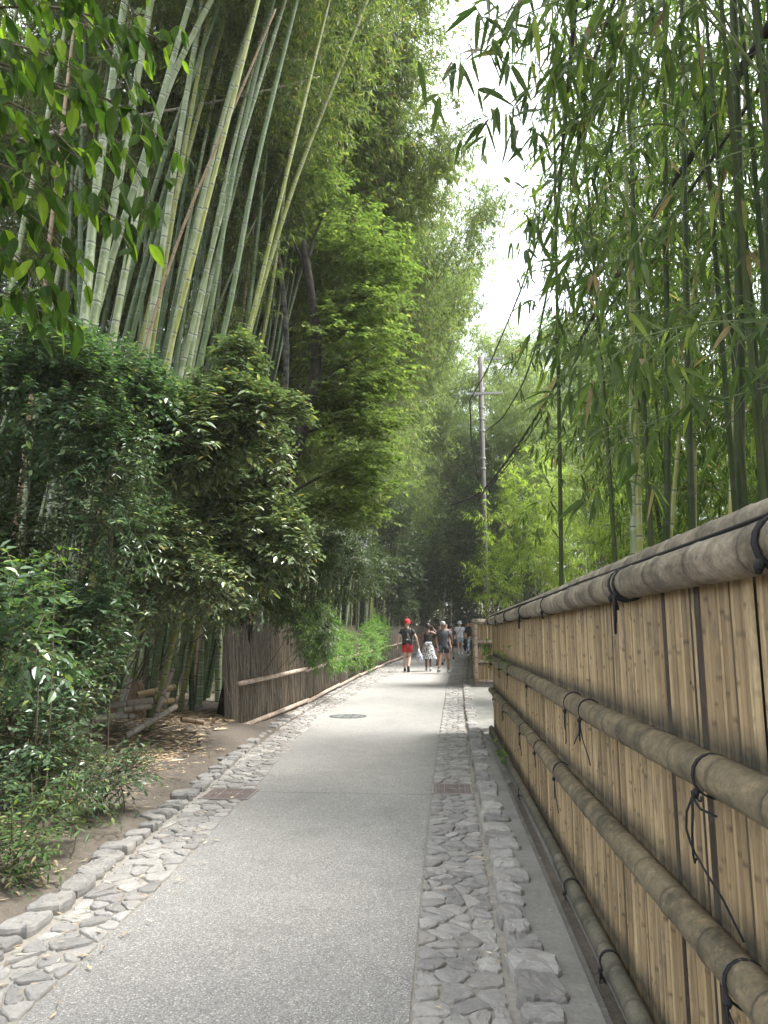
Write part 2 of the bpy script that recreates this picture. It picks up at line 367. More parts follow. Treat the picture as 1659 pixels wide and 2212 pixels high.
def rail_mat(name, a, b, spot, axis=(1, .12, 1)):
    m, nt, p, out = mat(name); t = tint_rgb(nt); v = N_(nt, 'TexCoord').outputs['Object']
    n1 = noise(nt, 28, 5, .65, v, axis); n2 = noise(nt, 5, 6, .7, v); n3 = noise(nt, 60, 4, .75, v); n4 = noise(nt, 16, 5, .8, v)
    c = ramp(nt, n2, [(.38, a), (.60, b)]); c = mixc(nt, .5, c, n1, 'OVERLAY'); c = mixc(nt, .7, c, n3, 'OVERLAY')
    c = mixc(nt, math_(nt, 'MULTIPLY', math_(nt, 'SUBTRACT', n4, .52, True), 4, True), c, spot)
    n6 = noise(nt, 11, 4, .75, v, (1, .4, 1)); c = mixc(nt, math_(nt, 'MULTIPLY', math_(nt, 'SUBTRACT', n6, .55, True), 5, True), c, (.06, .055, .04))
    c = mixc(nt, math_(nt, 'MULTIPLY', t[0], .85), c, (.035, .03, .024))
    setv(nt, p, 'Base Color', c); p.inputs['Roughness'].default_value = .6; bump(nt, p, n3, .35, .004); return m
M['rail_top'] = rail_mat('rail_grey_bamboo', (.10, .082, .058), (.31, .26, .195), (.05, .043, .033))
M['rail'] = rail_mat('rail_mossy_bamboo', (.062, .054, .034), (.185, .148, .092), (.36, .265, .165))
M['rail_low'] = rail_mat('rail_dark_bamboo', (.06, .058, .045), (.13, .12, .09), (.20, .17, .12))
M['rail_left'] = rail_mat('rail_brown_bamboo', (.25, .18, .14), (.42, .33, .26), (.5, .43, .36))
def brush_mat():
    m, nt, p, out = mat('brushwood'); t = tint_rgb(nt)
    c = ramp(nt, t[0], [(0, (.13, .112, .092)), (.5, (.31, .27, .22)), (1, (.52, .47, .40))])
    setv(nt, p, 'Base Color', c); p.inputs['Roughness'].default_value = .9; return m
M['brush'] = brush_mat()
def litter_mat():
    m, nt, p, out = mat('dry_litter'); t = tint_rgb(nt)
    c = ramp(nt, t[0], [(0, (.16, .10, .06)), (.4, (.38, .27, .16)), (.8, (.58, .46, .29)), (1, (.7, .6, .42))])
    setv(nt, p, 'Base Color', c); p.inputs['Roughness'].default_value = .8; return m
M['litter'] = litter_mat()

# ------------------------------------------------------------------ ground, road, bands, kerbs
def grid_ground():
    xs = np.concatenate([[-900, -300, -120, -60, -30], np.arange(-20, -2.2, .45), np.arange(-2.2, 1.0, .2), np.arange(1.0, 20, .8), [30, 60, 120, 300, 900]])
    ys = np.concatenate([[-300, -60, -20, -8], np.arange(-4, 30, .5), np.arange(30, 90, 1.5), [100, 130, 200, 400, 1500]])
    X, Y = np.meshgrid(xs, ys); Z = np.vectorize(ground_z)(X, Y)
    inner = (X > np.vectorize(kl)(Y)-.12) & (X < np.vectorize(kr)(Y)+.5); Z = np.where(inner, Z-.02, Z)
    Z = Z+np.where(X < np.vectorize(kl)(Y)-.5, rng.normal(0, .012, X.shape), 0)
    V = np.stack([X, Y, Z], -1).reshape(-1, 3); w = len(xs); h = len(ys)
    i = np.arange(h-1)[:, None]*w; j = np.arange(w-1)[None]
    F = np.stack([i+j, i+j+1, i+w+j+1, i+w+j], -1).reshape(-1, 4)
    floor_tone = np.clip((np.vectorize(kl)(Y)-X-1.6)/2.2, 0, 1)+np.where(X > 1.3, 1, 0)  # blends to a darker soil colour up the bank and behind the fence
    MB().add(V, F, np.clip(floor_tone, 0, 1).ravel()).build('ground', M['earth'], smooth=True)['kind'] = 'structure'
grid_ground()
def strip(name, fa, fb, dz, m, y0=-6, y1=78, step=.5, nx=4):
    ys = np.arange(y0, y1+.01, step); V = []
    for y in ys:
        a, b = fa(y), fb(y)
        for k in range(nx+1): V.append([a+(b-a)*k/nx, y, path_z(y)+dz])
    w = nx+1; i = np.arange(len(ys)-1)[:, None]*w; j = np.arange(nx)[None]
    o = MB().add(V, np.stack([i+j, i+j+1, i+w+j+1, i+w+j], -1).reshape(-1, 4)).build(name, m, smooth=True)
    o['kind'] = 'structure'; return o
strip('path_mortar_bed', lambda y: kl(y)-.16, lambda y: kr(y)+.04, .002, M['mortar'])
strip('road', al, ar, .008, M['road'])
CZ = .055
def clip_poly(poly, px, py, nx, ny):
    out = []
    for i in range(len(poly)):
        a = poly[i]; b = poly[(i+1) % len(poly)]
        da = (a[0]-px)*nx+(a[1]-py)*ny; db = (b[0]-px)*nx+(b[1]-py)*ny
        if da <= 0: out.append(a)
        if (da < 0 < db) or (db < 0 < da):
            t = da/(da-db); out.append((a[0]+(b[0]-a[0])*t, a[1]+(b[1]-a[1])*t))
    return out
def stone(mb, poly, z0, z1, gap, tint, rough=.004, tilt=None):
    """One worn stone over a convex outline: sloping sides, rounded shoulders, slightly domed top."""
    P = np.array(poly); c = P.mean(0)
    Q = []
    for i in range(len(P)):
        a, b = P[i], P[(i+1) % len(P)]; Q += [a*.78+b*.22, a*.5+b*.5, a*.22+b*.78] if np.linalg.norm(b-a) > .035 else [a*.5+b*.5]
    Q = np.array(Q); d = Q-c; l = np.linalg.norm(d, axis=1, keepdims=True)
    if l.min() < gap*1.6: return
    Q = c+d*(1-gap/l)+rng.normal(0, rough*.5, Q.shape); n = len(Q)
    tx, ty = (rng.normal(0, .02), rng.normal(0, .02)) if tilt is None else tilt
    rings = []
    for s, z in ((1.0, z0), (1.0, z1-.35*(z1-z0)), (.95, z1-.10*(z1-z0)), (.86, z1), (.5, z1+.002)):
        R = c+(Q-c)*s; zz = np.full(n, z)+((R-c)[:, 0]*tx+(R-c)[:, 1]*ty if z > z0 else 0)
        rings.append(np.column_stack([R, zz+(rng.normal(0, rough*.35, n) if z > z0 else 0)]))
    V, F = loft(rings); mb.add(V, [F[0], F[2]], np.full(len(V), tint))
def cobbles(name, fa, fb, y0, y1, w, l, holes=()):
    """Irregular setts: Voronoi cells of a jittered, staggered lattice between two edges."""
    pts = []; y = y0; row = 0
    while y < y1:
        a, b = fa(y), fb(y); k = max(3, round((b-a)/w)); k += random.choice((0, 0, 1)); ll = l*random.uniform(.8, 1.25)
        for i in range(k):
            pts.append((a+(b-a)*(i+.5+random.uniform(-.3, .3))/k, y+random.uniform(-.32, .32)*ll+(ll*.5 if (row+i) % 2 else 0)))
        y += ll*(1 if y < 30 else 1.4); row += 1
    A = np.array(pts); mb = MB()
    for (px, py) in pts:
        if any(h[0] < px < h[1] and h[2] < py < h[3] for h in holes): continue
        near = A[(abs(A[:, 0]-px) < .45) & (abs(A[:, 1]-py) < .42)]
        poly = [(px-.3, py-.24), (px+.3, py-.24), (px+.3, py+.24), (px-.3, py+.24)]
        for q in near:
            dx, dy = q[0]-px, q[1]-py
            if dx*dx+dy*dy < 1e-9: continue
            poly = clip_poly(poly, px+dx/2, py+dy/2, dx, dy)
            if len(poly) < 3: break
        if len(poly) < 3: continue
        poly = clip_poly(poly, fa(py)+.006, py, -1, 0); poly = clip_poly(poly, fb(py)-.006, py, 1, 0) if len(poly) > 2 else poly
        for h in holes:
            if h[0]-.1 < px < h[1]+.1 and len(poly) > 2:
                if py < h[2] and py > h[2]-.4: poly = clip_poly(poly, px, h[2], 0, 1)
                elif py > h[3] and py < h[3]+.4: poly = clip_poly(poly, px, h[3], 0, -1)
        if len(poly) < 3: continue
        if np.ptp([p[0] for p in poly]) < .03 or np.ptp([p[1] for p in poly]) < .03: continue
        pz = path_z(py); top = pz+random.uniform(.010, .019)
        stone(mb, poly, pz-.02, top, random.uniform(.002, .010), random.random(), .005)
    mb.build(name, M['cobble'], smooth=False)['kind'] = 'structure'
cobbles('cobbled_strip', kl, al, 1.5, 62, .135, .135, holes=[(-2.25, -1.78, 6.93, 7.42)])
cobbles('cobbled_gutter', ar, kr, 1.5, 62, .125, .12, holes=[(-.13, .27, 7.3, 7.80)])
def kerb(name, f, side, y0, y1, wid, hgt, lmin, lmax, hv=(.6, 1.3)):
    mb = MB(); y = y0
    while y < y1:
        l = random.uniform(lmin, lmax); w = wid*random.uniform(.75, 1.3); o = random.uniform(-.015, .015); sk = random.uniform(-.07, .07)
        a = f(y)+side*(.012+o); b = f(y+l)+side*(.012+o); c = random.uniform(.0, .05)
        poly = [(a, y+c*.5), (a+side*w*.5, y-c*.3), (a+side*w, y+sk), (b+side*w*random.uniform(.85, 1), y+l+sk), (b+side*w*.4, y+l+c*.2), (b, y+l-c*.4)]
        if side < 0: poly = poly[::-1]
        pz = path_z(y); tone = random.random()
        stone(mb, poly, pz-.03, pz+hgt*random.uniform(*hv), .009, tone, .009, tilt=(random.gauss(0, .03), random.gauss(0, .03)))
        y += l+random.uniform(.0, .02)
    mb.build(name, M['kerb' if side < 0 else 'cobble'])['kind'] = 'structure'
kerb('kerb', kl, -1, 1.5, 60, .20, .050, .10, .30)
kerb('kerb_beside_fence', kr, 1, 1.5, 60, .19, .074, .14, .30, (.94, 1.14))
# concrete shelf between the kerb stones and the fence, with the little drain at the fence foot
def shelf():
    mb = MB(); ys = np.arange(-3, 20.6, .3); V = []
    for y in ys:
        k = kr(y)+.06; wide = y > 12.2
        pz = path_z(y)
        xs = [k, .50, .60, .625, .70, .72, 1.25] if not wide else [k, .60, .9, 1.4, 2.2, 4, 9]
        zs = [CZ, CZ-.004, CZ-.012, CZ-.07, CZ-.07, CZ-.005, CZ-.005] if not wide else [CZ]*7
        xs[0] = min(xs[0], xs[1]-.03)
        V += [[x, y, z+pz] for x, z in zip(xs, zs)]
    n = 7; i = np.arange(len(ys)-1)[:, None]*n; j = np.arange(n-1)[None]
    mb.add(V, np.stack([i+j, i+j+1, i+n+j+1, i+n+j], -1).reshape(-1, 4)).build('pavement', M['concrete'])['kind'] = 'structure'
shelf()
strip('verge', lambda y: kr(y)+.16, lambda y: kr(y)+.9, .03, M['concrete'], 20.6, 60)

# ------------------------------------------------------------------ right-hand bamboo fence
def pole_path(p0, p1, node, r, n=12, wob=.004, cap=True, g=random):
    """A cut bamboo pole with swollen joints between two points."""
    p0 = np.array(p0, float); p1 = np.array(p1, float); L = np.linalg.norm(p1-p0); t = [0.0]; R = [r*.97]; T = [0.0]
    s = g.uniform(.05, node)
    while s < L-.02:
        for ds, k, m in ((-.02, 1.0, 0), (-.009, 1.03, .2), (-.003, 1.05, 1), (.003, .99, 1), (.009, 1.025, .25), (.03, 1.0, 0)):
            if 0 < s+ds < L: t.append(s+ds); R.append(r*k); T.append(m)
        s += node*g.uniform(.8, 1.2)
    t.append(L); R.append(r); T.append(0)
    t = np.array(t); o = np.argsort(t); t = t[o]; R = np.array(R)[o]; T = np.array(T)[o]
    P = p0+(p1-p0)*(t/L)[:, None]; P[:, 2] += wob*np.sin(t*1.3+g.uniform(0, 6)); P[:, 0] += wob*np.sin(t*.9+g.uniform(0, 6))
    V, F = tube(P, R, n, cap)
    return V, F, np.repeat(T, n)
FY0, FY1 = -1.2, 11.85
fence = empty('bamboo_fence', (.76, FY1, 0), 'long split bamboo fence with three thick rails and a heavy coping beside the path', 'fence')
def slat_panel(name, p0, p1, z0, z1, parent, side, org, wmin=.018, wmax=.033):
    """Vertical half-round slats side by side from p0 to p1; side = the way they face."""
    p0 = np.array(p0, float); p1 = np.array(p1, float); L = np.linalg.norm(p1-p0); u = (p1-p0)/L; nx = np.array(side, float)
    mb = MB(); s = 0; a = np.linspace(0, math.pi, 7)
    while s < L:
        w = random.uniform(wmin, wmax); tone = random.random()
        tone = random.choice([.0, .05, .12]) if tone < .05 else random.uniform(.28, 1)
        zs = [z0]; ms = [0]; z = z0+random.uniform(.05, .35)
        while z < z1-.05:
            zs += [z-.012, z-.003, z+.003, z+.014]; ms += [0, .8, 1, 0]; z += random.uniform(.22, .42)
        zs.append(z1+random.uniform(-.01, .01)); ms.append(0)
        off = random.uniform(-.006, .004); base = p0[:2]+u[:2]*(s+w/2); lean = random.uniform(-.004, .004)
        V = []; T = []
        for zz, m_ in zip(zs, ms):
            k = 1.0+.05*(m_ > .5)
            for i, aa in enumerate(a):
                q = base+u[:2]*(-math.cos(aa)*w*.49*k+lean*(zz-z0))+nx[:2]*(off+math.sin(aa)*w*.46*k)
                V.append([q[0], q[1], zz]); T.append([tone, m_*(.25+.75*(tone < .9)*random.random()), 0])
        n = 7; i = np.arange(len(zs)-1)[:, None]*n; j = np.arange(n-1)[None]
        mb.add(V, np.stack([i+j, i+j+1, i+n+j+1, i+n+j], -1).reshape(-1, 4), np.array(T))
        # knots where a side branch was trimmed
        if random.random() < .16:
            kz = random.choice(zs[1:-1]) if len(zs) > 2 else z0+.5; kk = base+nx[:2]*(off+w*.45); r = random.uniform(.003, .007)
            V2 = [[kk[0]+u[0]*r*math.cos(b)+nx[0]*.004, kk[1]+u[1]*r*math.cos(b)+nx[1]*.004, kz+.02+r*1.2*math.sin(b)] for b in np.arange(8)*math.pi/4]
            mb.add(V2, [list(range(8))], np.tile([0.0, 1.0, 0], (8, 1)))
        s += w+(random.uniform(.0, .004) if random.random() < .9 else .008)
    # backing sheet added behind the slats, its dark colour giving the shade in the gaps
    c = (p0+p1)/2; bx = abs(u[0])*L+abs(u[1])*.012; by = abs(u[1])*L+abs(u[0])*.012
    rz = math.atan2(u[1], u[0]); V, F = box((c[0]-nx[0]*.016, c[1]-nx[1]*.016, (z0+z1)/2), (L, .012, z1-z0-.02), rz)
    mb.add(V, F, np.tile([.02, 0, 0], (8, 1)))
    return mb.build(name, M['slat'], parent, smooth=True, loc=org)
FO = np.array([.76, FY1, 0])
slat_panel('slat_panel', (.785, FY0, 0), (.785, FY1, 0), .03, 1.66, fence, (-1, 0), FO)
def rail_part(name, segs, r, m, parent, org, node=.3, n=14):
    mb = MB()
    for a, b, rr in segs:
        V, F, T = pole_path(a, b, node, rr, n); mb.add(V, F, T)
    return mb.build(name, M[m], parent, smooth=True, loc=org)
rail_a = rail_part('rail', [((.735, FY0, 1.116), (.735, FY1-.02, 1.116), .055)], 0, 'rail', fence, FO)
rail_b = rail_part('rail', [((.735, FY0, .655), (.735, 6.5, .640), .052), ((.738, 6.42, .662), (.738, FY1-.03, .648), .046)], 0, 'rail', fence, FO)
rail_c = rail_part('rail', [((.722, FY0, .062), (.725, 5.1, .062), .044), ((.722, 5.0, .085), (.725, FY1-.02, .07), .038)], 0, 'rail_low', fence, FO)
coping_ = rail_part('coping', [((.728, FY0, 1.69), (.728, 6.1, 1.692), .060), ((.73, 6.0, 1.69), (.73, FY1+.08, 1.684), .055),
                     ((.792, FY0, 1.758), (.792, 4.4, 1.76), .060), ((.792, 4.3, 1.752), (.792, FY1+.05, 1.748), .055)], 0, 'rail_top', fence, FO, .34)
mb = MB(); V, F, T = pole_path((.83, FY1+.02, .0), (.83, FY1+.02, 1.68), .3, .05, 12); mb.add(V, F, T); mb.build('end_post', M['rail'], fence, smooth=True, loc=FO)
mb = MB(); ys = np.arange(FY0, FY1, .25)
mb.add(*tube(np.column_stack([np.full(len(ys), .738)+.003*np.sin(ys*5), ys, 1.756+.004*np.sin(ys*3)]), .006, 6))
mb.add(*tube(np.column_stack([np.full(len(ys), .733)+.003*np.sin(ys*4+1), ys, 1.766+.003*np.sin(ys*2)]), .005, 6)); mb.build('coping_cord', M['rope'], coping_, smooth=True, loc=FO)
def tie(y, z, r, x, tails, loops=0, rr=.0036, sd=0):
    g = random.Random(sd+int(y*100)); mb = MB(); a = np.linspace(0, 2*math.pi, 17)
    R = r+.003
    for k in (0, 1):
        mb.add(*tube(np.column_stack([x+R*np.cos(a), np.full(17, y+k*.009)+.006*np.sin(a), z+R*np.sin(a)]), rr, 6))
    kx, kz = x-R*.75, z-R*.78
    mb.add(*tube([(kx-.008, y-.01, kz+.012), (kx-.012, y, kz), (kx-.008, y+.012, kz-.012)], [.008, .012, .008], 6))
    fx = x+.012
    for (dy, dz) in tails:
        t = np.linspace(0, 1, 9)
        mb.add(*tube(np.column_stack([kx-.01+(.012)*t, y+dy*(t**1.3)+.012*np.sin(t*6+g.random()*6), kz+dz*t-.01*np.sin(t*5)]), rr*.85, 5))
    for k in range(loops):
        t = np.linspace(0, 2*math.pi, 15); h = .05+.02*k
        mb.add(*tube(np.column_stack([np.full(15, kx-.014)+.006*np.sin(t), y+.02*np.sin(t)+.012*(k-.5), kz-h+h*np.cos(t)]), rr*.85, 5))
    return mb.build('cord_tie', M['rope'], (0, rail_a, rail_b, rail_c, coping_)[sd], smooth=True, loc=FO)
for y, tl, lp in [(2.17, [(-.02, -.02)], 0), (3.9, [(.25, -.16), (-.16, -.20)], 1), (4.35, [(.1, -.2)], 1), (6.3, [(.12, -.10)], 0), (8.1, [(.3, -.18)], 0), (9.3, [(.1, -.12)], 0), (10.8, [(.1, -.1)], 0)]:
    tie(y, 1.116, .055, .735, tl, lp, .0034, 1)
# the long looping tie close to the camera
def long_tie():
    mb = MB(); x0 = .675; S = lambda L: mb.add(*tube(L, .0034, 6))
    S([(x0, 2.18, 1.06), (x0-.004, 2.225, 1.01), (x0, 2.25, .96), (x0+.005, 2.235, .925), (x0+.01, 2.22, .905)])
    S([(x0, 2.18, 1.06), (x0, 2.185, 1.02), (x0, 2.20, .96), (x0+.004, 2.215, .93), (x0+.01, 2.235, .895), (x0+.03, 2.29, .86), (x0+.05, 2.36, .845), (x0+.07, 2.40, .84)])
    S([(x0+.01, 2.22, .905), (x0+.02, 2.17, .87), (x0+.04, 2.11, .82), (x0+.06, 2.10, .77), (x0+.075, 2.085, .73)])
    S([(x0, 2.18, 1.06), (x0+.01, 2.15, 1.035), (x0+.03, 2.09, 1.03)])
    mb.build('cord_tie', M['rope'], rail_a, smooth=True, loc=FO)
long_tie()
for y, tl, lp in [(2.04, [(.02, -.08), (-.03, -.07)], 2), (4.9, [(.1, -.15), (-.05, -.2)], 0), (5.9, [(.05, -.12)], 0), (7.0, [(.1, -.15), (0, -.2)], 1), (8.9, [(.08, -.1)], 1), (10.6, [(.06, -.12)], 0)]:
    tie(y, .648, .052, .735, tl, lp, .0034, 2)
for y, tl, lp in [(3.62, [(-.02, -.05), (.04, -.04)], 1), (4.6, [(.03, -.05)], 0), (7.2, [(.02, -.05)], 0), (9.6, [(.02, -.04)], 0)]:
    tie(y, .066, .042, .722, tl, lp, .0034, 3)
for y, tl, lp in [(1.62, [], 0), (2.95, [(.0, -.06)], 2), (3.02, [], 0), (5.1, [(.05, -.05)], 0), (6.6, [(.04, -.05)], 1), (8.2, [], 0), (9.6, [(.03, -.06)], 0), (11.2, [(.02, -.06)], 0)]:
    tie(y, 1.69, .060, .728, tl, lp, .0055, 4)

# the second fence across the side turning
RY = 20.5; ro = np.array([.92, RY, 0.0]); rz0 = path_z(RY)
rf = empty('bamboo_fence', tuple(ro), 'shorter bamboo fence beyond the side turning, its end facing the viewer', 'fence')
V, F = box((2.9, RY+.06, rz0+.10), (4.1, .22, .26)); MB().add(V, F).build('footing', M['concrete'], rf, loc=ro)
slat_panel('slat_panel', (.93, RY-.02, 0), (4.9, RY-.02, 0), rz0+.23, rz0+1.77, rf, (0, -1), ro, .03, .05)
for z, r in ((1.27, .045), (.75, .045), (.22, .045)):
    mb = MB(); V, F, T = pole_path((.90, RY-.06, z+rz0*.3), (4.9, RY-.06, z+rz0*.3), .32, r, 10); mb.add(V, F, T); mb.build('rail', M['rail_left'], rf, smooth=True, loc=ro)
mb = MB()
for z, yy in ((1.80, -.05), (1.84, .03)):
    V, F, T = pole_path((.86, RY+yy, z), (4.9, RY+yy, z), .34, .055, 10); mb.add(V, F, T)
mb.build('coping', M['rail_top'], rf, smooth=True, loc=ro)
mb = MB(); V, F, T = pole_path((.90, RY-.04, .1), (.90, RY-.04, 1.83), .4, .05, 10); mb.add(V, F, T); mb.build('end_post', M['rail_left'], rf, smooth=True, loc=ro)
# its long side running on beside the path
a = np.array([.86, RY+.25, 0]); b = np.array([1.50, 38.0, 0]); u = (b-a)/np.linalg.norm(b-a); nn = (-u[1], u[0])
lf = empty('bamboo_fence', tuple(a), 'weathered bamboo fence running on beside the path behind the fence end', 'fence')
slat_panel('slat_panel', a, b, .25, 1.85, lf, nn, a, .04, .07)
for z in (.35, .85, 1.4):
    mb = MB(); V, F, T = pole_path(a+np.array([nn[0]*.05, nn[1]*.05, z]), b+np.array([nn[0]*.05, nn[1]*.05, z+.25]), .35, .045, 8); mb.add(V, F, T); mb.build('rail', M['rail'], lf, smooth=True, loc=a)
mb = MB(); V, F, T = pole_path(a+np.array([0, 0, 1.84]), b+np.array([0, 0, 2.1]), .35, .07, 8); mb.add(V, F, T); mb.build('coping', M['rail_top'], lf, smooth=True, loc=a)
V, F = tube([a+np.array([nn[0]*.05, 0, .12]), (a+b)/2+np.array([nn[0]*.05, 0, .25]), b+np.array([nn[0]*.05, 0, .4])], .13, 8); MB().add(V, F).build('footing', M['concrete'], lf, loc=a)

# ------------------------------------------------------------------ brushwood fence on the left
BX = ([11.4, 13.3, 15.3, 18.5, 22.5, 25.8, 31.6, 36.6, 42.2, 50], [-3.18, -3.04, -2.94, -2.86, -2.83, -2.66, -2.43, -1.98, -1.6, -.8])
def bfx(y): return lerp(y, *BX)
def brush_fence(y0, y1, h, label, dens, seed):
    g = np.random.default_rng(seed); org = np.array([bfx(y0), y0, path_z(y0)+.05])
    t = empty('brushwood_fence', tuple(org), label, 'fence')
    n = int((y1-y0)*dens); y = g.uniform(y0, y1, n); x = np.array([bfx(v) for v in y])+g.uniform(-.09, .06, n); z = np.array([path_z(v) for v in y])+.02
    sg = g.uniform(.25, 1, n); hh = h*g.uniform(.9, 1.05, n)
    z0 = z+np.where(sg < .6, 0, g.uniform(0, h*.6, n)); z1 = np.where(sg < .6, z+hh*g.uniform(.4, 1, n), z+hh)
    P0 = np.column_stack([x, y, z0]); P1 = np.column_stack([x-.10+g.normal(0, .05, n), y+g.normal(0, .06, n), z1])
    Mi = (P0+P1)/2+g.normal(0, .015, (n, 3)); mb = MB(); r = g.uniform(.003, .0075, n); tn = np.repeat(g.uniform(0, 1, n), 6)
    V, F = sticks(P0, Mi, r, r*.8); mb.add(V, F, tn); V, F = sticks(Mi, P1, r*.8, r*.4); mb.add(V, F, tn)
    ys = np.linspace(y0, y1, 24); xb = np.array([bfx(v) for v in ys])-.07; zb = np.array([path_z(v) for v in ys])
    for s in range(23):
        q = [[xb[s], ys[s], zb[s]], [xb[s+1], ys[s+1], zb[s+1]], [xb[s+1]-.08, ys[s+1], zb[s+1]+h*.9], [xb[s]-.08, ys[s], zb[s]+h*.9]]
        q2 = [[p[0]-.06, p[1], p[2]] for p in q]
        mb.add(np.array(q+q2), [np.array([[0, 1, 2, 3], [7, 6, 5, 4], [3, 2, 6, 7], [0, 3, 7, 4], [1, 5, 6, 2]])], np.full(8, .05))
    mb.build('brush_panel', M['brush'], t, loc=org)
    for zr, r_ in ((.10, .042), (.74, .040)):
        yy = np.arange(y0-.06, y1, .5); mb = MB(); k = 0
        for s0 in np.arange(y0-.06, y1-1, 4.2):
            s1 = min(s0+4.4, y1)
            V, F, T = pole_path((bfx(s0)+.115-(.045 if zr > .5 else 0), s0, path_z(s0)+zr), (bfx(s1)+.115-(.045 if zr > .5 else 0), s1, path_z(s1)+zr+.03), .3, r_, 8); mb.add(V, F, T)
        mb.build('rail', M['rail_left'], t, smooth=True, loc=org)
    return t
brush_fence(11.4, 24, 1.62, 'brown brushwood fence with two bamboo rails, its near end beside the bare earth bank', 420, 1)
brush_fence(24.05, 50, 1.5, 'far run of brushwood fence curving along behind the walkers', 160, 2)

# ------------------------------------------------------------------ covers in the paving
def text_mesh(s, size, extrude):
    c = bpy.data.curves.new('txt', 'FONT'); c.body = s; c.size = size; c.extrude = extrude; c.align_x = 'CENTER'; c.align_y = 'CENTER'
    o = bpy.data.objects.new('txt', c); COL.objects.link(o); dg = bpy.context.evaluated_depsgraph_get(); dg.update()
    me = bpy.data.meshes.new_from_object(o.evaluated_get(dg)); bpy.data.objects.remove(o)
    V = np.array([v.co[:] for v in me.vertices]).reshape(-1, 3); F = [list(p.vertices) for p in me.polygons]
    return V, F
def rect_cover(cx, cyy, w, l, rz, skew, label):
    o = empty('drain_cover', (cx, cyy, path_z(cyy)+.006), label, 'drain cover', None, rz)
    mb = MB()
    for a_, b_ in (((0, l/2-.008), (w, .016)), ((0, -l/2+.008), (w, .016)), ((w/2-.008, 0), (.016, l-.033)), ((-w/2+.008, 0), (.016, l-.033))):
        mb.add(*box((a_[0], a_[1], .004), (b_[0], b_[1], .016)))
    mb.build('cover_frame', M['cover_hi'], o)
    mb = MB(); mb.add(*box((0, 0, 0), (w-.034, l-.034, .014))); mb.build('cover_plate', M['cover'], o)
    mb = MB()
    for sx in (-1, 1):
        for k in range(16):
            y = -l/2+.035+k*(l-.07)/15
            for q in range(2): mb.add(*box((sx*(w/2-.036-q*.026), y, .0095), (.022, .010, .005), rz=.6))
    for x in (-w*.19, w*.19, ): mb.add(*box((x, 0, .0095), (.006, l-.05, .005)))
    mb.build('tread_ribs', M['cover_hi'], o)
    V, F = text_mesh('\u6b62\u6c34\u6813', .105, .002); V = V*np.array([1, .9, 1])+np.array([0, 0, .009])
    mb = MB(); mb.add(V, F); mb.build('lettering', M['cover_hi'], o)
    return o
rect_cover(-2.015, 7.16, .46, .46, math.radians(0), 0, 'brown iron drain cover set in the left-hand cobbles by the earth bank')
rect_cover(.075, 7.55, .385, .47, 0, 0, 'faded square drain cover set in the right-hand cobbled gutter by the fence')
mh = empty('manhole_cover', (-1.74, 13.85, path_z(13.85)+.010), 'round grey ribbed manhole cover in the middle of the sunlit asphalt', 'manhole cover')
r = .34; a = np.arange(40)*2*math.pi/40
ring = lambda rr, z: np.column_stack([rr*np.cos(a), rr*np.sin(a), np.full(40, z)])
V, F = loft([ring(r, -.01), ring(r, .004), ring(r-.018, .006), ring(r-.02, .001)]); MB().add(V, [F[0]]).build('cover_ring', M['iron_lo'], mh)
V, F = loft([ring(r-.024, -.01), ring(r-.024, .003), ring(r-.03, .004)]); MB().add(V, F).build('cover_plate', M['iron'], mh)
mb = MB()
for k in range(-13, 14):
    x = k*.022; h = math.sqrt(max(0, (r-.05)**2-x*x))
    if abs(k) in (3, 4, 10) : continue
    if h > .03:
        for (y0, y1) in (((-h, -.09), (.09, h)) if abs(k) < 5 and h > .1 else ((-h, h),)): mb.add(*box((x, (y0+y1)/2, .0062), (.009, y1-y0, .004)))
mb.build('tread_ribs', M['iron_hi'], mh)
V, F = text_mesh('\u9632\u706b', .14, .002); MB().add(V+np.array([0, 0, .006]), F).build('lettering', M['iron_hi'], mh)

# ------------------------------------------------------------------ bamboo builders
def culm(mb, P, r0, r1, n=10, node0=.16, node1=.34):
    """Bamboo stem along a smooth path P with rings at its joints."""
    P = np.asarray(P, float); seg = np.linalg.norm(np.diff(P, axis=0), axis=1); S = np.concatenate([[0], np.cumsum(seg)]); L = S[-1]
    s = .08; T = [0.0]; K = [1.0]; D = [0.0]; B = [0.0]; kk = 0
    while s < L-.05:
        for ds, k, d, b in ((-.05, 1.0, 0, .0), (-.02, 1.0, 0, .9), (-.007, 1.02, .2, 1), (-.002, 1.07, 1, 0), (.004, 1.03, 1, 0), (.010, 1.06, 0, .4), (.03, .985, 0, .1)):
            T.append(s+ds); K.append(k); D.append(d); B.append(b)
        s += min(node1, node0+.012*kk)*random.uniform(.9, 1.1); kk += 1
    T.append(L); K.append(1); D.append(0); B.append(0); T = np.array(T)
    pts = np.column_stack([np.interp(T, S, P[:, i]) for i in range(3)])
    R = np.interp(T, [0, L*.15, L], [r0*1.03, r0, r1])*np.array(K)
    V, F = tube(pts, R, n); mb.add(V, F, np.repeat(np.column_stack([D, B, D]), n, 0))
def smooth_path(P, n=28):
    P = np.asarray(P, float); d = np.concatenate([[0], np.cumsum(np.linalg.norm(np.diff(P, axis=0), axis=1))]); t = np.linspace(0, d[-1], n)
    Q = np.column_stack([np.interp(t, d, P[:, i]) for i in range(3)])
    for _ in range(3): Q[1:-1] = .25*Q[:-2]+.5*Q[1:-1]+.25*Q[2:]
    return Q
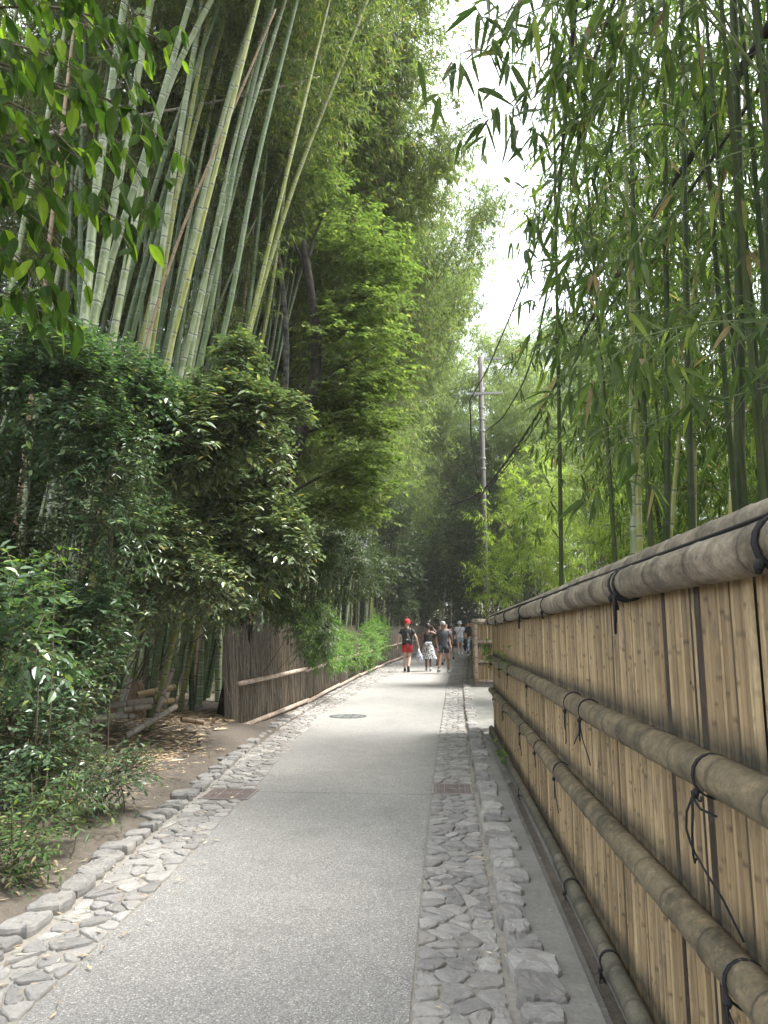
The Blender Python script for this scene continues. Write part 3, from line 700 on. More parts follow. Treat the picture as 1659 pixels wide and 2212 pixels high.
def bamboo_foliage(mb, P, z_from, nb, blen, leaf, per, seed, droopy=.6, bias=None, near=False, lw=.16, xmin=None, twig_m=0, ntw=9, ek=(5, 45)):
    """Side branches with drooping twigs and leaf fans, from height z_from of stem P upwards."""
    g = np.random.default_rng(seed); P = np.asarray(P, float); zz = P[:, 2]; top = zz.max()
    tz = z_from+(top-z_from)*g.uniform(0, 1, nb)**.85; o = np.column_stack([np.interp(tz, zz, P[:, i]) if np.all(np.diff(zz) > 0) else P[np.searchsorted(np.maximum.accumulate(zz), tz).clip(0, len(P)-1), i] for i in range(3)])
    az = g.uniform(0, 2*math.pi, nb)
    if bias is not None: az = np.where(g.random(nb) < bias[1], bias[0]+g.normal(0, .9, nb), az)
    e = np.radians(g.uniform(ek[0], ek[1], nb)); rel = (tz-z_from)/max(top-z_from, .1)
    ln = blen*g.uniform(.5, 1.1, nb)*(1-.45*rel)*(.55+.45*np.minimum(1, rel*4))
    d = np.column_stack([np.cos(az)*np.cos(e), np.sin(az)*np.cos(e), np.sin(e)])
    def bp(s): return o+d*(ln*s)[:, None]+np.array([[0, 0, -1.]])*(ln*.55*droopy*s**2.2)[:, None]
    prev = bp(0)
    for k in range(1, 5):
        cur = bp(k/4); V, F = sticks(prev, cur, .0045*(1.1-k*.2), .0045*(.95-k*.2)); mb.add(V, F, None, twig_m); prev = cur
    # twigs
    idx = np.repeat(np.arange(nb), ntw); s = g.uniform(.18, 1.0, len(idx)); m = len(idx)
    tb = o[idx]+d[idx]*(ln[idx]*s)[:, None]+np.array([[0, 0, -1.]])*(ln[idx]*.55*droopy*s**2.2)[:, None]
    td = nrm(d[idx]*.7+rvec(m, g)*.8+np.array([[0, 0, -.35*droopy]])); tl = g.uniform(.12, .38, m)*(leaf/.1)**.5
    te = tb+td*tl[:, None]+np.array([[0, 0, -1]])*(.18*droopy*tl)[:, None]
    if xmin is not None:
        keep = te[:, 0]+.3*np.sin(te[:, 2]*2.3+te[:, 1]*3)+g.normal(0, .12, m) > xmin; tb, td, te, m = tb[keep], td[keep], te[keep], int(keep.sum())
    V, F = sticks(tb, te, .0022, .0012); mb.add(V, F, None, twig_m)
    i2 = np.repeat(np.arange(m), per); q = len(i2); f = g.uniform(.35, 1.0, q)
    lp = tb[i2]+(te-tb)[i2]*f[:, None]
    ld = nrm(td[i2]*.5+rvec(q, g)*.62+np.array([[0, 0, -.75*droopy]]))
    lN = nrm(rvec(q, g)*.6+np.array([[0, 0, 1.]])+d[idx[0]]*.0)
    L = leaf*g.uniform(.65, 1.25, q)
    V, F, k = leaves(lp, ld, lN, L, L*lw, near, droop=.15*droopy, prof=[(.15, .75), (.4, 1.), (.72, .66)]); mb.add(V, F, ltint(q, k, g=g), twig_m+1)
    return q
def bamboo_plant(name, P, r0, r1, mt, label, group, seed, z_from=None, nb=0, blen=1.6, leaf=.1, per=4, sides=10, lmat='leaf_bamboo', **kw):
    P = np.asarray(P, float); org = P[0].copy()
    t = empty(name, tuple(org), label, 'bamboo', group)
    mb = MB(); culm(mb, P, r0, r1, sides); mb.build('culm', M[mt], t, smooth=True, loc=org)
    if nb:
        mb = MB(); bamboo_foliage(mb, P, z_from, nb, blen, leaf, per, seed, **kw); mb.build('foliage', [M['twig_green'], M[lmat]], t, loc=org)
    return t
def pix_path(pts, Y, top_z=11.5, curve=.0, back=None):
    """Stem path from surveyed points at distance Y, carried down to the soil and up to its full height."""
    W = [at(x, y, Y) for x, y in pts]; W = sorted(W, key=lambda p: p[2]); W = [np.array(p) for p in W]
    d = (W[1]-W[0])/(W[1][2]-W[0][2]); g = ground_z(W[0][0], Y)
    for _ in range(3):
        b = W[0]-d*(W[0][2]-g)*(.8); b[2] = g
        if back is not None: b[0] = min(b[0], kl(Y)-back)
        g = ground_z(b[0], Y); 
    b[2] = g-.05
    if W[0][2] > g+.2: W = [b]+W
    else: W[0][2] = g-.05
    d = (W[-1]-W[-2])/(W[-1][2]-W[-2][2])
    if W[-1][2] < top_z-1:
        h = top_z-W[-1][2]
        for k in (.33, .66, 1.0):
            W.append(W[-1]*1.0+(d*(1+curve*k)*np.array([1, 1, 1]))*h*.33)
    return smooth_path(W, 30)
K2 = .49603
def r2(*p): return [(a*K2, b*K2) for a, b in p]
heroes = [
 ([(75, 1400), (92, 1220)]+r2((372, 1420), (405, 900), (470, 480)), 8.4, .068, 'culm_pale', 'thick pale bamboo at the left edge of the cluster, rising straight from the shrubs'),
 ([(104, 1382), (121, 1205)]+r2((405, 1420), (460, 1050), (520, 780), (640, 100)), 8.6, .065, 'culm_pale', 'thick pale yellowish bamboo just right of the thickest one'),
 (r2((455, 1220), (560, 880), (620, 730), (740, 300), (830, 0)), 8.8, .053, 'culm_pale', 'pale bamboo leaning right and crossing behind its neighbour'),
 (r2((500, 1420), (560, 1100), (620, 780), (700, 430), (780, 260), (920, 0)), 9.0, .056, 'culm_pale', 'pale bamboo curving strongly over towards the path'),
 (r2((650, 1420), (700, 1150), (740, 850), (800, 480), (885, 0)), 9.4, .054, 'culm_pale', 'whitish bamboo with dark rings standing in the middle of the cluster'),
 (r2((760, 1420), (850, 1000), (920, 700), (1000, 400), (1060, 200)), 9.8, .048, 'culm_pale', 'grey green bamboo beside the brown leaning stem'),
 (r2((700, 1420), (760, 1100), (815, 760), (860, 400), (900, 120)), 10.6, .042, 'culm_green', 'shaded green bamboo behind the whitish one'),
 (r2((870, 1420), (960, 1050), (1040, 750), (1130, 420), (1190, 190)), 11.2, .044, 'culm_pale', 'slim grey green bamboo leaning right, left of the dark tree'),
 (r2((1090, 1420), (1230, 950), (1320, 680), (1450, 380), (1540, 150)), 11.0, .046, 'culm_olive', 'bamboo leaning furthest over the path in front of the maple'),
 (r2((1160, 1420), (1215, 1050), (1260, 620), (1310, 350)), 11.8, .040, 'culm_olive', 'yellow green bamboo crossing the furthest leaning one'),
 (r2((690, 1300), (790, 1000), (880, 780), (1040, 420), (1200, 40)), 9.2, .026, 'culm_brown', 'thin dead brown bamboo leaning across the green stems'),
 (r2((350, 1150), (352, 700), (372, 180)), 9.6, .044, 'culm_green', 'dark green upright bamboo behind the overhanging leaves'),
 (r2((300, 1150), (312, 800), (330, 500)), 10.2, .040, 'culm_green', 'shaded green bamboo left of the dark green upright one'),
 (r2((415, 760), (432, 620), (470, 300)), 10.0, .040, 'culm_green', 'green bamboo showing between the two thick pale stems'),
 (r2((85, 1050), (130, 820), (180, 650), (250, 300)), 9.4, .044, 'culm_pale', 'pale grey bamboo at the far left above the ivy'),
 (r2((215, 1050), (240, 850), (265, 600), (325, 100)), 8.4, .034, 'culm_brown', 'tan coloured bamboo at the far left with brown joints'),
 (r2((1000, 900), (1050, 700), (1080, 560), (1145, 400)), 12.5, .034, 'culm_green', 'thin bamboo in the shade right of the bright sky gap'),
 (r2((1105, 1000), (1120, 800), (1140, 400)), 12.5, .032, 'culm_brown', 'thin brown upright bamboo left of the dark forked tree'),
 (r2((985, 900), (990, 600), (995, 400)), 12.0, .032, 'culm_pale', 'thin pale upright bamboo standing in the sky gap'),
 ([(325, 1578), (345, 1500), (386, 1332)], 9.9, .036, 'culm_olive', 'yellow green bamboo rooted beside the pile of cut poles'),
 ([(167, 1600), (180, 1500), (209, 1385)], 8.4, .034, 'culm_olive', 'bamboo with a bleached foot rising through the low shrubs'),
 ([(317, 1500), (320, 1403), (324, 1300)], 11.5, .03, 'culm_green', 'thin green bamboo behind the pile of cut poles'),
 ([(262, 1500), (268, 1380), (275, 1250)], 10.8, .034, 'culm_green', 'dark green bamboo left of the brown stump board'),
]
for i, (pts, Y, r0, mt, lab) in enumerate(heroes):
    P = pix_path(pts, Y, 13+.9*(i % 3) if mt not in ('culm_brown',) else 7.5, back=(None if i in (19, 20) else 1.6))
    foli = mt != 'culm_brown'
    bamboo_plant('bamboo', P, r0, r0*.55, mt, lab, 'tall bamboos at the left edge of the path', 100+i,
                 z_from=(10.4 if i not in (8, 9, 7) else 9.4), nb=(46 if foli else 0), blen=1.7, leaf=.12, per=5, sides=12, ntw=12, lw=.19)
gh = random.Random(78)
for i in range(11):
    px = 235+i*24+gh.uniform(-9, 9); Y = gh.uniform(9.3, 10.6); ln = gh.uniform(.16, .30)
    pts = [(px, 740), (px+ln*350, 370), (px+ln*730+gh.uniform(-5, 30), 10)]; r0 = gh.uniform(.040, .050)
    bamboo_plant('bamboo', pix_path(pts, Y, 13.5, back=2.0), r0, r0*.5, gh.choice(['culm_pale', 'culm_pale', 'culm_olive', 'culm_green']), 'pale green bamboo leaning right among the thick front stems of the grove', 'front row of the bamboo grove', 190+i, z_from=11.0, nb=20, blen=1.7, leaf=.13, per=5, sides=12, ntw=12, lw=.19)
gh = random.Random(77)
for i in range(30):
    px = 215+i*13.5+gh.uniform(-8, 8); Y = gh.uniform(10.6, 14.5); ln = .10+.10*gh.random()+.10*(px < 520)*gh.random(); mt = gh.choice(['culm_green', 'culm_green', 'culm_pale', 'culm_pale', 'culm_olive', 'culm_green'])
    pts = [(px, 720), (px+ln*350, 370), (px+ln*720+gh.uniform(-10, 25), 10)]
    P = pix_path(pts, Y, 13.5, back=1.7); r0 = gh.uniform(.034, .052)
    bamboo_plant('bamboo', P, r0, r0*.5, mt, 'bamboo stem of the crowded middle row behind the thick pale stems', 'middle row of the bamboo grove', 160+i, z_from=11.3, nb=20, blen=1.7, leaf=.13, per=5, sides=10, ntw=12, lw=.19)
# the long dead bamboo fallen across the others
P = smooth_path([at(*q, 9.0+i*.4) for i, q in enumerate(r2((60, 618), (300, 560), (560, 510), (800, 470), (1100, 410), (1390, 335)))])
bamboo_plant('bamboo', P, .026, .012, 'culm_dead', 'dead grey bamboo fallen slantwise across the standing stems', None, 5)

def proto_bamboo(h, arch, r0, mt, seed, label, group, nb=150, z_from=.36, leaf=.13, blen=2.1, per=6, lmat='leaf_bamboo', ntw=16, lw=.2):
    t = np.linspace(0, 1, 26); P = np.column_stack([arch*t**2.4, .15*np.sin(t*3+seed), h*(t-.10*(arch/h)*t**3)])
    return bamboo_plant('bamboo', P, r0, r0*.25, mt, label, group, seed, z_from=h*z_from, nb=nb, blen=blen, leaf=leaf, per=per, sides=8, lmat=lmat, ntw=ntw, lw=lw)
GL = 'bamboos of the grove left of the path'
L_deep = 'tall bamboo deep in the shaded grove left of the path'
L_edge = 'tall leafy bamboo arching over the path behind the maple'
L_far = 'tall pale leafy bamboo far along the left side of the path'
protos = [proto_bamboo(12.5, 3.2, .042, 'culm_green', 11, L_edge, 'bamboos arching over the path'), proto_bamboo(13.5, 4.2, .045, 'culm_pale', 12, L_edge, 'bamboos arching over the path'),
          proto_bamboo(11.5, 2.4, .036, 'culm_olive', 13, L_edge, 'bamboos arching over the path'), proto_bamboo(14, 3.6, .046, 'culm_green', 14, L_edge, 'bamboos arching over the path')]
deep = [proto_bamboo(13.5, 2.6, .045, 'culm_green', 15, L_deep, GL, nb=110, z_from=.60), proto_bamboo(14.5, 3.6, .050, 'culm_pale', 16, L_deep, GL, nb=120, z_from=.58),
        proto_bamboo(13, 2.0, .040, 'culm_olive', 17, L_deep, GL, nb=100, z_from=.62), proto_bamboo(15, 3.0, .048, 'culm_pale', 18, L_deep, GL, nb=120, z_from=.56)]
far_ = [proto_bamboo(13, 3.4, .042, 'culm_pale', 19, L_far, 'bamboos far along the path', lmat='leaf_far_sunlit', leaf=.15), proto_bamboo(14, 4.0, .045, 'culm_olive', 20, L_far, 'bamboos far along the path', lmat='leaf_far_sunlit', leaf=.15)]
def put(proto, x, y, rz, s, label, group, first):
    o = proto if first else copy_tree(proto)
    o.location = (x, y, ground_z(x, y)-.08); o.rotation_euler = (random.uniform(-.04, .04), random.uniform(-.03, .05), rz); o.scale = (s, s, s)
    stem = {'culm_green': 'shaded green', 'culm_pale': 'pale', 'culm_olive': 'olive'}[[c for c in proto.children if c.name.startswith('culm')][0].data.materials[0].name]
    o['label'] = label+', its stem '+stem; o['group'] = group
    return o
used = {}; spots = []
gg = random.Random(21)
def scatter(n, xr, yr, dmin, label, group, srange, az=0, azs=.7, src=None):
    src = src or protos
    k = 0; tries = 0
    while k < n and tries < 4000:
        tries += 1; y = gg.uniform(*yr); x = kl(y)-gg.uniform(*xr)
        if any((x-a)**2+(y-b)**2 < dmin*dmin for a, b in spots): continue
        spots.append((x, y)); i = gg.randrange(len(src))
        put(src[i], x, y, az+gg.gauss(0, azs), gg.uniform(*srange), label, group, src[i].name not in used); used[src[i].name] = 1; k += 1
scatter(56, (2.0, 8.0), (10.5, 24), .5, L_deep, GL, (.72, 1.02), 0, .9, deep)
scatter(22, (1.0, 2.6), (16.5, 27), .6, L_edge, 'bamboos arching over the path', (.95, 1.15))
scatter(13, (1.0, 2.6), (11.8, 18), .6, 'bamboo holding its leafy crown over the maple', 'bamboos crowning over the maple', (.95, 1.15), 0, .4, deep)
scatter(9, (1.0, 1.8), (17, 27), .6, L_edge, 'bamboos arching over the path', (1.1, 1.3), 0, .3)
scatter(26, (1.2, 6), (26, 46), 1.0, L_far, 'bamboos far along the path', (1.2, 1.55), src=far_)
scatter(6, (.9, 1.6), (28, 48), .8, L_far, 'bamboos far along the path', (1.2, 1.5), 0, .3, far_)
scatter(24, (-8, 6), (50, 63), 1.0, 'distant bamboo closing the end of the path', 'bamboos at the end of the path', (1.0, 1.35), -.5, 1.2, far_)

for side in (-1, 1):  # rest of the grove out of view, added to block light from behind
    for k in range(9):
        y = gg.uniform(-10, 1.5) if side < 0 else gg.uniform(-12, 3.0); x = (-3.4-gg.uniform(0, 5)) if side < 0 else (1.6+gg.uniform(0, 5))
        if side < 0 and y > -1.5: x -= 2.5
        o = copy_tree(protos[gg.randrange(4)]); o.location = (x, y, ground_z(x, y)-.08); o.rotation_euler = (0, 0, (0 if side < 0 else math.pi)+gg.gauss(0, .7)); s_ = gg.uniform(1.0, 1.25); o.scale = (s_,)*3
        o['label'] = 'unseen bamboo of the same grove, added behind the viewpoint to block light'; o['group'] = 'bamboos behind the viewpoint'
for k in range(16):
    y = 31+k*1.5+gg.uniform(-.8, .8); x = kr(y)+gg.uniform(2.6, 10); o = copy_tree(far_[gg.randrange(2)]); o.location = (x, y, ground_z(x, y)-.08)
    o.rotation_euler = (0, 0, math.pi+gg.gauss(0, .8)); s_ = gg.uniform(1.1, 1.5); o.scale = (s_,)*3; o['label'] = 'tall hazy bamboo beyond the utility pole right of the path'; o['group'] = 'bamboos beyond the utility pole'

# ------------------------------------------------------------------ broadleaf shrubs and trees
def shrub(name, blobs, n_twigs, leaf, lmat, label, cat, seed, base=None, near=False, lw=.45, twig=.28, per=7, inner=.55, group=None, droop=.25, up=.35, stems=1, smat='twig'):
    """Leafy twigs spread through lumpy volumes (centre, radii), on stems that rise from the soil."""
    g = np.random.default_rng(seed); blobs = [(np.array(c, float), np.array(r, float)) for c, r in blobs]
    c0 = blobs[0][0]
    if base is None:
        bx = c0[0]
        if c0[1] < 48 and bx < .2: bx = min(bx, (bfx(c0[1]) if c0[1] > 11.4 else kl(c0[1]))-.6)
        base = np.array([bx, c0[1], ground_z(bx, c0[1])])
    base = np.array(base, float); t = empty(name, tuple(base), label, cat, group)
    vol = np.array([np.prod(r)**.67 for c, r in blobs]); vol /= vol.sum(); mb = MB(); mf = MB()
    for b, (c, r) in enumerate(blobs):
        n = int(n_twigs*vol[b]); u = rvec(n, g); rad = inner+(1-inner)*g.random(n)**.6
        lump = 1+.22*np.sin(u[:, 0]*5+seed)*np.cos(u[:, 1]*4+b)+.16*np.sin(u[:, 2]*9+u[:, 0]*7)
        p = c+u*r*(rad*lump)[:, None]
        # clumps: keep twigs where a coarse field says so, leaving gaps
        f = np.sin(p[:, 0]*4.1/max(r.max(), .5)+seed)+np.sin(p[:, 1]*3.7/max(r.max(), .5)+b)+np.sin(p[:, 2]*5.3/max(r.max(), .5)+2*seed)
        p = p[(f > -.55) | (g.random(n) < .14)]; p = p[p[:, 2] > base[2]+.02]; n = len(p)
        if n == 0: continue
        out = nrm((p-c)/r); d = nrm(out*.8+rvec(n, g)*.6+np.array([[0, 0, up]])); tl = twig*g.uniform(.5, 1.2, n); e = p+d*tl[:, None]+np.array([[0, 0, -1]])*(tl*.2)[:, None]
        V, F = sticks(p, e, .003, .0015); mb.add(V, F)
        idx = np.repeat(np.arange(n), per); k = np.tile(np.arange(per), n); q = len(idx); s = (k+.6)/per
        ref = nrm(np.cross(d, np.array([[0, 0, 1.]])+rvec(n, g)*.25)); sd = np.where(k % 2 == 0, 1, -1)
        lp = p[idx]+(e-p)[idx]*s[:, None]
        ld = nrm(d[idx]*.55+ref[idx]*(sd*.85)[:, None]+rvec(q, g)*.3+np.array([[0, 0, -droop]]))
        lN = nrm(np.array([[0, 0, 1.]])+rvec(q, g)*.45+out[idx]*.25); L = leaf*g.uniform(.6, 1.2, q)
        V, F, kk = leaves(lp, ld, lN, L, L*lw, near, droop=.15); mf.add(V, F, ltint(q, kk, g=g))
        for s_ in range(stems):
            a = base+np.array([g.normal(0, .12), g.normal(0, .12), -.1]); z = c+g.normal(0, .35, 3)*r; m_ = (a+z)/2+g.normal(0, .08, 3)
            rr = .008+.006*r.max(); mb.add(*tube(smooth_path([a, m_, z], 8), np.linspace(rr, rr*.3, 8), 5))
    mb.build('stems', M[smat], t, loc=base); mf.build('leaves', M[lmat], t, loc=base)
    return t
def B(x, y, Y, rx, ry, rz): return (at(x, y, Y), (rx, ry, rz))
def fl(x, y, Y):
    p = at(x, y, Y); return [p[0], p[1], ground_z(p[0], p[1])]
shrub('ivy_shrub', [B(90, 860, 7.0, .85, .5, .70), B(250, 845, 7.6, .55, .5, .45), B(30, 745, 7.2, .55, .5, .35), B(150, 755, 7.3, .28, .3, .2), B(330, 900, 7.9, .3, .3, .2)], 3000, .08, 'leaf_ivy', 'dark ivy covered shrub below the thick pale bamboos at far left', 'shrub', 31, near=True, lw=.55, per=7, inner=.6, base=(-4.3, 7.6, .4))
shrub('climbing_vine', [B(90, 1080, 7.6, .7, .4, .62), B(220, 1080, 7.8, .45, .4, .55)], 650, .062, 'leaf_ivy', 'sparse dark vine hanging in the deep shade at far left', 'vine', 32, near=True, lw=.6, per=6, inner=.3, base=(-4.2, 7.9, .4))
shrub('ash_sapling', [B(235, 960, 7.2, .4, .35, .5), B(255, 1130, 7.2, .32, .35, .35), B(230, 1000, 7.1, .28, .3, .6)], 700, .066, 'leaf_ivy', 'sapling with feathery dull green leaflets left of the glossy shrub', 'sapling', 33, near=True, lw=.36, twig=.34, per=11, inner=.4, droop=.35, base=(-3.7, 7.6, .3))
shrub('camellia_shrub', [B(420, 945, 8.5, .62, .5, .42), B(345, 900, 8.3, .40, .4, .24), B(520, 885, 8.8, .46, .4, .30), B(515, 780, 9.0, .18, .25, .32), B(610, 900, 9.2, .26, .3, .16), B(290, 860, 8.0, .16, .2, .16), B(440, 850, 8.6, .2, .2, .14)], 2500, .115, 'leaf_glossy', 'large glossy shrub catching the light below the leaning bamboos', 'shrub', 34, near=True, lw=.42, inner=.5, base=(-4.6, 9.4, .4))
shrub('camellia_shrub', [B(500, 1150, 9.8, .8, .55, .70), B(560, 1180, 9.7, .5, .45, .4), B(430, 1060, 9.9, .62, .5, .55), B(550, 1000, 10.2, .45, .45, .5), B(400, 1180, 9.5, .5, .5, .5), B(620, 1190, 9.8, .25, .3, .16), B(590, 1090, 10, .25, .3, .2), B(560, 940, 10.2, .3, .3, .16)], 3500, .11, 'leaf_glossy', 'broad shrub of small glossy leaves above the cut bamboo poles', 'shrub', 35, near=True, lw=.44, inner=.5, base=(-4.9, 11.2, .5))
shrub('camellia_shrub', [B(330, 1160, 8.2, .55, .45, .46), B(400, 1250, 8.4, .5, .45, .32), B(290, 1300, 8.2, .45, .4, .22), B(470, 1300, 9.4, .5, .4, .18)], 1700, .08, 'leaf_glossy', 'low dusty green shrub with yellow tipped leaves hanging over the log pile', 'shrub', 36, near=True, lw=.46, inner=.45, base=(-4.9, 9.2, .45))
shrub('ivy_shrub', [B(150, 1330, 7.0, .42, .4, .26), B(60, 1300, 7.0, .4, .4, .3), B(215, 1400, 7.2, .22, .3, .2), B(180, 1260, 7.2, .4, .4, .2)], 900, .075, 'leaf_ivy', 'dull green shrub around the feet of the two thickest bamboos', 'shrub', 29, near=True, lw=.52, inner=.4, base=(-4.2, 7.6, .4))
shrub('yellow_leaf_sprig', [B(100, 1290, 5.6, .18, .15, .14), B(110, 1180, 5.8, .1, .1, .12)], 34, .07, 'leaf_broad', 'pale yellow green sprig standing out before the dark gap', 'sapling', 37, near=True, lw=.5, inner=.2)
shrub('nandina_shrub', [B(20, 1290, 4.6, .26, .25, .16), B(40, 1380, 4.8, .34, .3, .2)], 220, .085, 'leaf_ivy', 'shrub with large grey green paired leaves at the left edge', 'shrub', 38, near=True, lw=.52, inner=.4)
shrub('undergrowth_shrub', [B(70, 1490, 6.3, .50, .4, .34), B(140, 1440, 6.8, .32, .4, .24), B(10, 1600, 5.8, .45, .4, .38), B(85, 1610, 6.2, .36, .35, .26), B(40, 1400, 6.4, .4, .4, .3)], 1700, .055, 'leaf_ivy', 'dense dark leafy undergrowth between the left edge and the bleached bamboo foot', 'shrub', 39, near=True, lw=.5, inner=.5)
shrub('low_shrub', [B(200, 1665, 6.0, .34, .3, .11), B(270, 1665, 6.3, .2, .2, .08), B(120, 1700, 5.5, .30, .3, .16)], 460, .05, 'leaf_ivy', 'low spreading green shrub at the edge of the bare earth', 'shrub', 40, near=True, lw=.5, inner=.3)
shrub('low_bamboo_grass', [B(60, 1760, 4.9, .26, .25, .12), B(150, 1760, 5.2, .16, .18, .06), B(10, 1850, 4.5, .2, .2, .14)], 190, .085, 'leaf_understorey', 'low tuft of bamboo grass near the kerb at lower left', 'bamboo grass', 41, near=True, lw=.22, inner=.3, up=.8)
shrub('low_shrub', [B(-10, 1900, 4.2, .16, .2, .12), B(20, 1820, 4.5, .16, .2, .1)], 150, .04, 'leaf_understorey', 'small bright leafed shrub nearest the kerb at the left edge', 'shrub', 42, near=True, lw=.5, inner=.3)
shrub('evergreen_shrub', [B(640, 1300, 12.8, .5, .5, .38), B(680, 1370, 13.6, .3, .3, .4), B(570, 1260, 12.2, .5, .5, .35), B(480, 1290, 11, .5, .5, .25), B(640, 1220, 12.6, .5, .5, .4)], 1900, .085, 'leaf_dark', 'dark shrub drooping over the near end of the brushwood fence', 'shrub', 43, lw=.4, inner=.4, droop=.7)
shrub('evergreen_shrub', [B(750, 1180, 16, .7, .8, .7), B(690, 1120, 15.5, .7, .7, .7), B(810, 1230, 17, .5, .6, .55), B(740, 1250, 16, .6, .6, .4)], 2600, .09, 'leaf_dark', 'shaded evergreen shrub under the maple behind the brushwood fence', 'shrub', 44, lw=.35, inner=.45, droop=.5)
shrub('creeping_vine', [((-3.0, 15.6, 1.5), (.3, .8, .35)), ((-3.0, 16.6, 1.3), (.3, .9, .5)), ((-2.95, 18.4, 1.15), (.3, 1.1, .6)), ((-2.9, 20.4, 1.1), (.28, 1.0, .55)), ((-2.95, 17, 1.65), (.45, 2.0, .45))], 3600, .085, 'leaf_fresh', 'bright green vine smothering the brushwood fence', 'vine', 45, base=(-3.5, 17, .2), lw=.35, inner=.4, droop=.5)
shrub('creeping_vine', [((-2.75, 23, 1.0), (.3, 1.2, .6)), ((-2.6, 26, 1.1), (.3, 1.6, .7)), ((-2.5, 29, 1.4), (.35, 2, .9))], 1800, .09, 'leaf_fresh', 'light green creeper on the fence beyond the man in red shorts', 'vine', 46, base=(-3.3, 26, .3), lw=.4, inner=.4, droop=.4)
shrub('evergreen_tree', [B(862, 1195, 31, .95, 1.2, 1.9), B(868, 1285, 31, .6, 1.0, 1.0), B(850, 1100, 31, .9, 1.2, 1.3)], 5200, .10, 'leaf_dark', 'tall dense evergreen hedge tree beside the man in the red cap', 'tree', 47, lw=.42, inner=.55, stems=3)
shrub('evergreen_tree', [B(960, 1160, 42, 1.6, 2, 2.0), B(985, 1240, 42, 2.0, 2, 1.6), B(905, 1250, 44, 1.3, 2, 2.0)], 7500, .17, 'leaf_understorey', 'dark spreading tree over the bend at the end of the path', 'tree', 48, lw=.45, twig=.4, inner=.6, stems=3)
shrub('evergreen_tree', [B(1080, 1180, 40, 2.2, 2, 2.6), B(1000, 1120, 46, 2, 2, 2.5), B(1010, 1010, 48, 2.2, 2, 2.5)], 7500, .18, 'leaf_understorey', 'dark tree behind the yellow green bamboo shrub', 'tree', 49, lw=.45, twig=.4, inner=.6, stems=3)
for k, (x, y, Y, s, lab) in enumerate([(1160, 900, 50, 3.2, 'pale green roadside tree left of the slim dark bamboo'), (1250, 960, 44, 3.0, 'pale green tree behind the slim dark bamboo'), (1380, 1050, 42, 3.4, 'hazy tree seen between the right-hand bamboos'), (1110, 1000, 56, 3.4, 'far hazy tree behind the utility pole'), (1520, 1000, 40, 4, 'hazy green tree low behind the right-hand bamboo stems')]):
    shrub('broadleaf_tree', [B(x, y, Y, s, s, s*.8), B(x-40, y+80, Y, s*.8, s, s*.7), B(x+50, y+90, Y, s*.8, s, s*.8), B(x, y+200, Y, s, s, s)], 4200, .2, 'leaf_far_sunlit', lab, 'tree', 50+k, lw=.5, twig=.5, inner=.5, stems=2)
# shaded understorey behind the bamboos
GU = 'evergreen shrubs in the shade of the grove'
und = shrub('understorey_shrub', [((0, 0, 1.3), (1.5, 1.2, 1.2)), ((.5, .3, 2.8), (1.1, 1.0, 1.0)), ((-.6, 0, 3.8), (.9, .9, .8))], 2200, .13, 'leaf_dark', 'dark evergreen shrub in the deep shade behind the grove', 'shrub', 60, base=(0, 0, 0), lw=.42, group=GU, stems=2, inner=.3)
first = True
for i in range(56):
    y = 10+i*.8+gg.uniform(-.6, .6); x = kl(y)-gg.uniform(4.2, 9.5)-(0 if i % 3 else 2)
    o = und if first else copy_tree(und); first = False
    o.location = (x, y, ground_z(x, y)-.1); o.rotation_euler = (0, 0, gg.uniform(0, 6.28)); s = gg.uniform(1.0, 1.6); o.scale = (s, s, s*gg.uniform(.9, 1.4))
for i in range(7):
    y = 2.2+i*.95; x = kl(y)-gg.uniform(2.6, 5.0); o = copy_tree(und); o['label'] = 'shrub on the near bank beyond the left edge of the view'; o['group'] = 'shrubs on the near bank'
    o.location = (x, y, ground_z(x, y)-.1); o.rotation_euler = (0, 0, gg.uniform(0, 6.28)); s = gg.uniform(.45, .7); o.scale = (s, s, s)
GB = 'dark shrubs closing the far bend'
for i in range(20):
    x = -5+i*1.1; y = 58+gg.uniform(-2, 4); o = copy_tree(und); o['label'] = 'dark shrub on the embankment closing the far bend'; o['group'] = GB
    o.location = (x, y, ground_z(x, y)-.1); o.rotation_euler = (0, 0, gg.uniform(0, 6.28)); s = gg.uniform(1.3, 2.2); o.scale = (s, s, s*1.2)

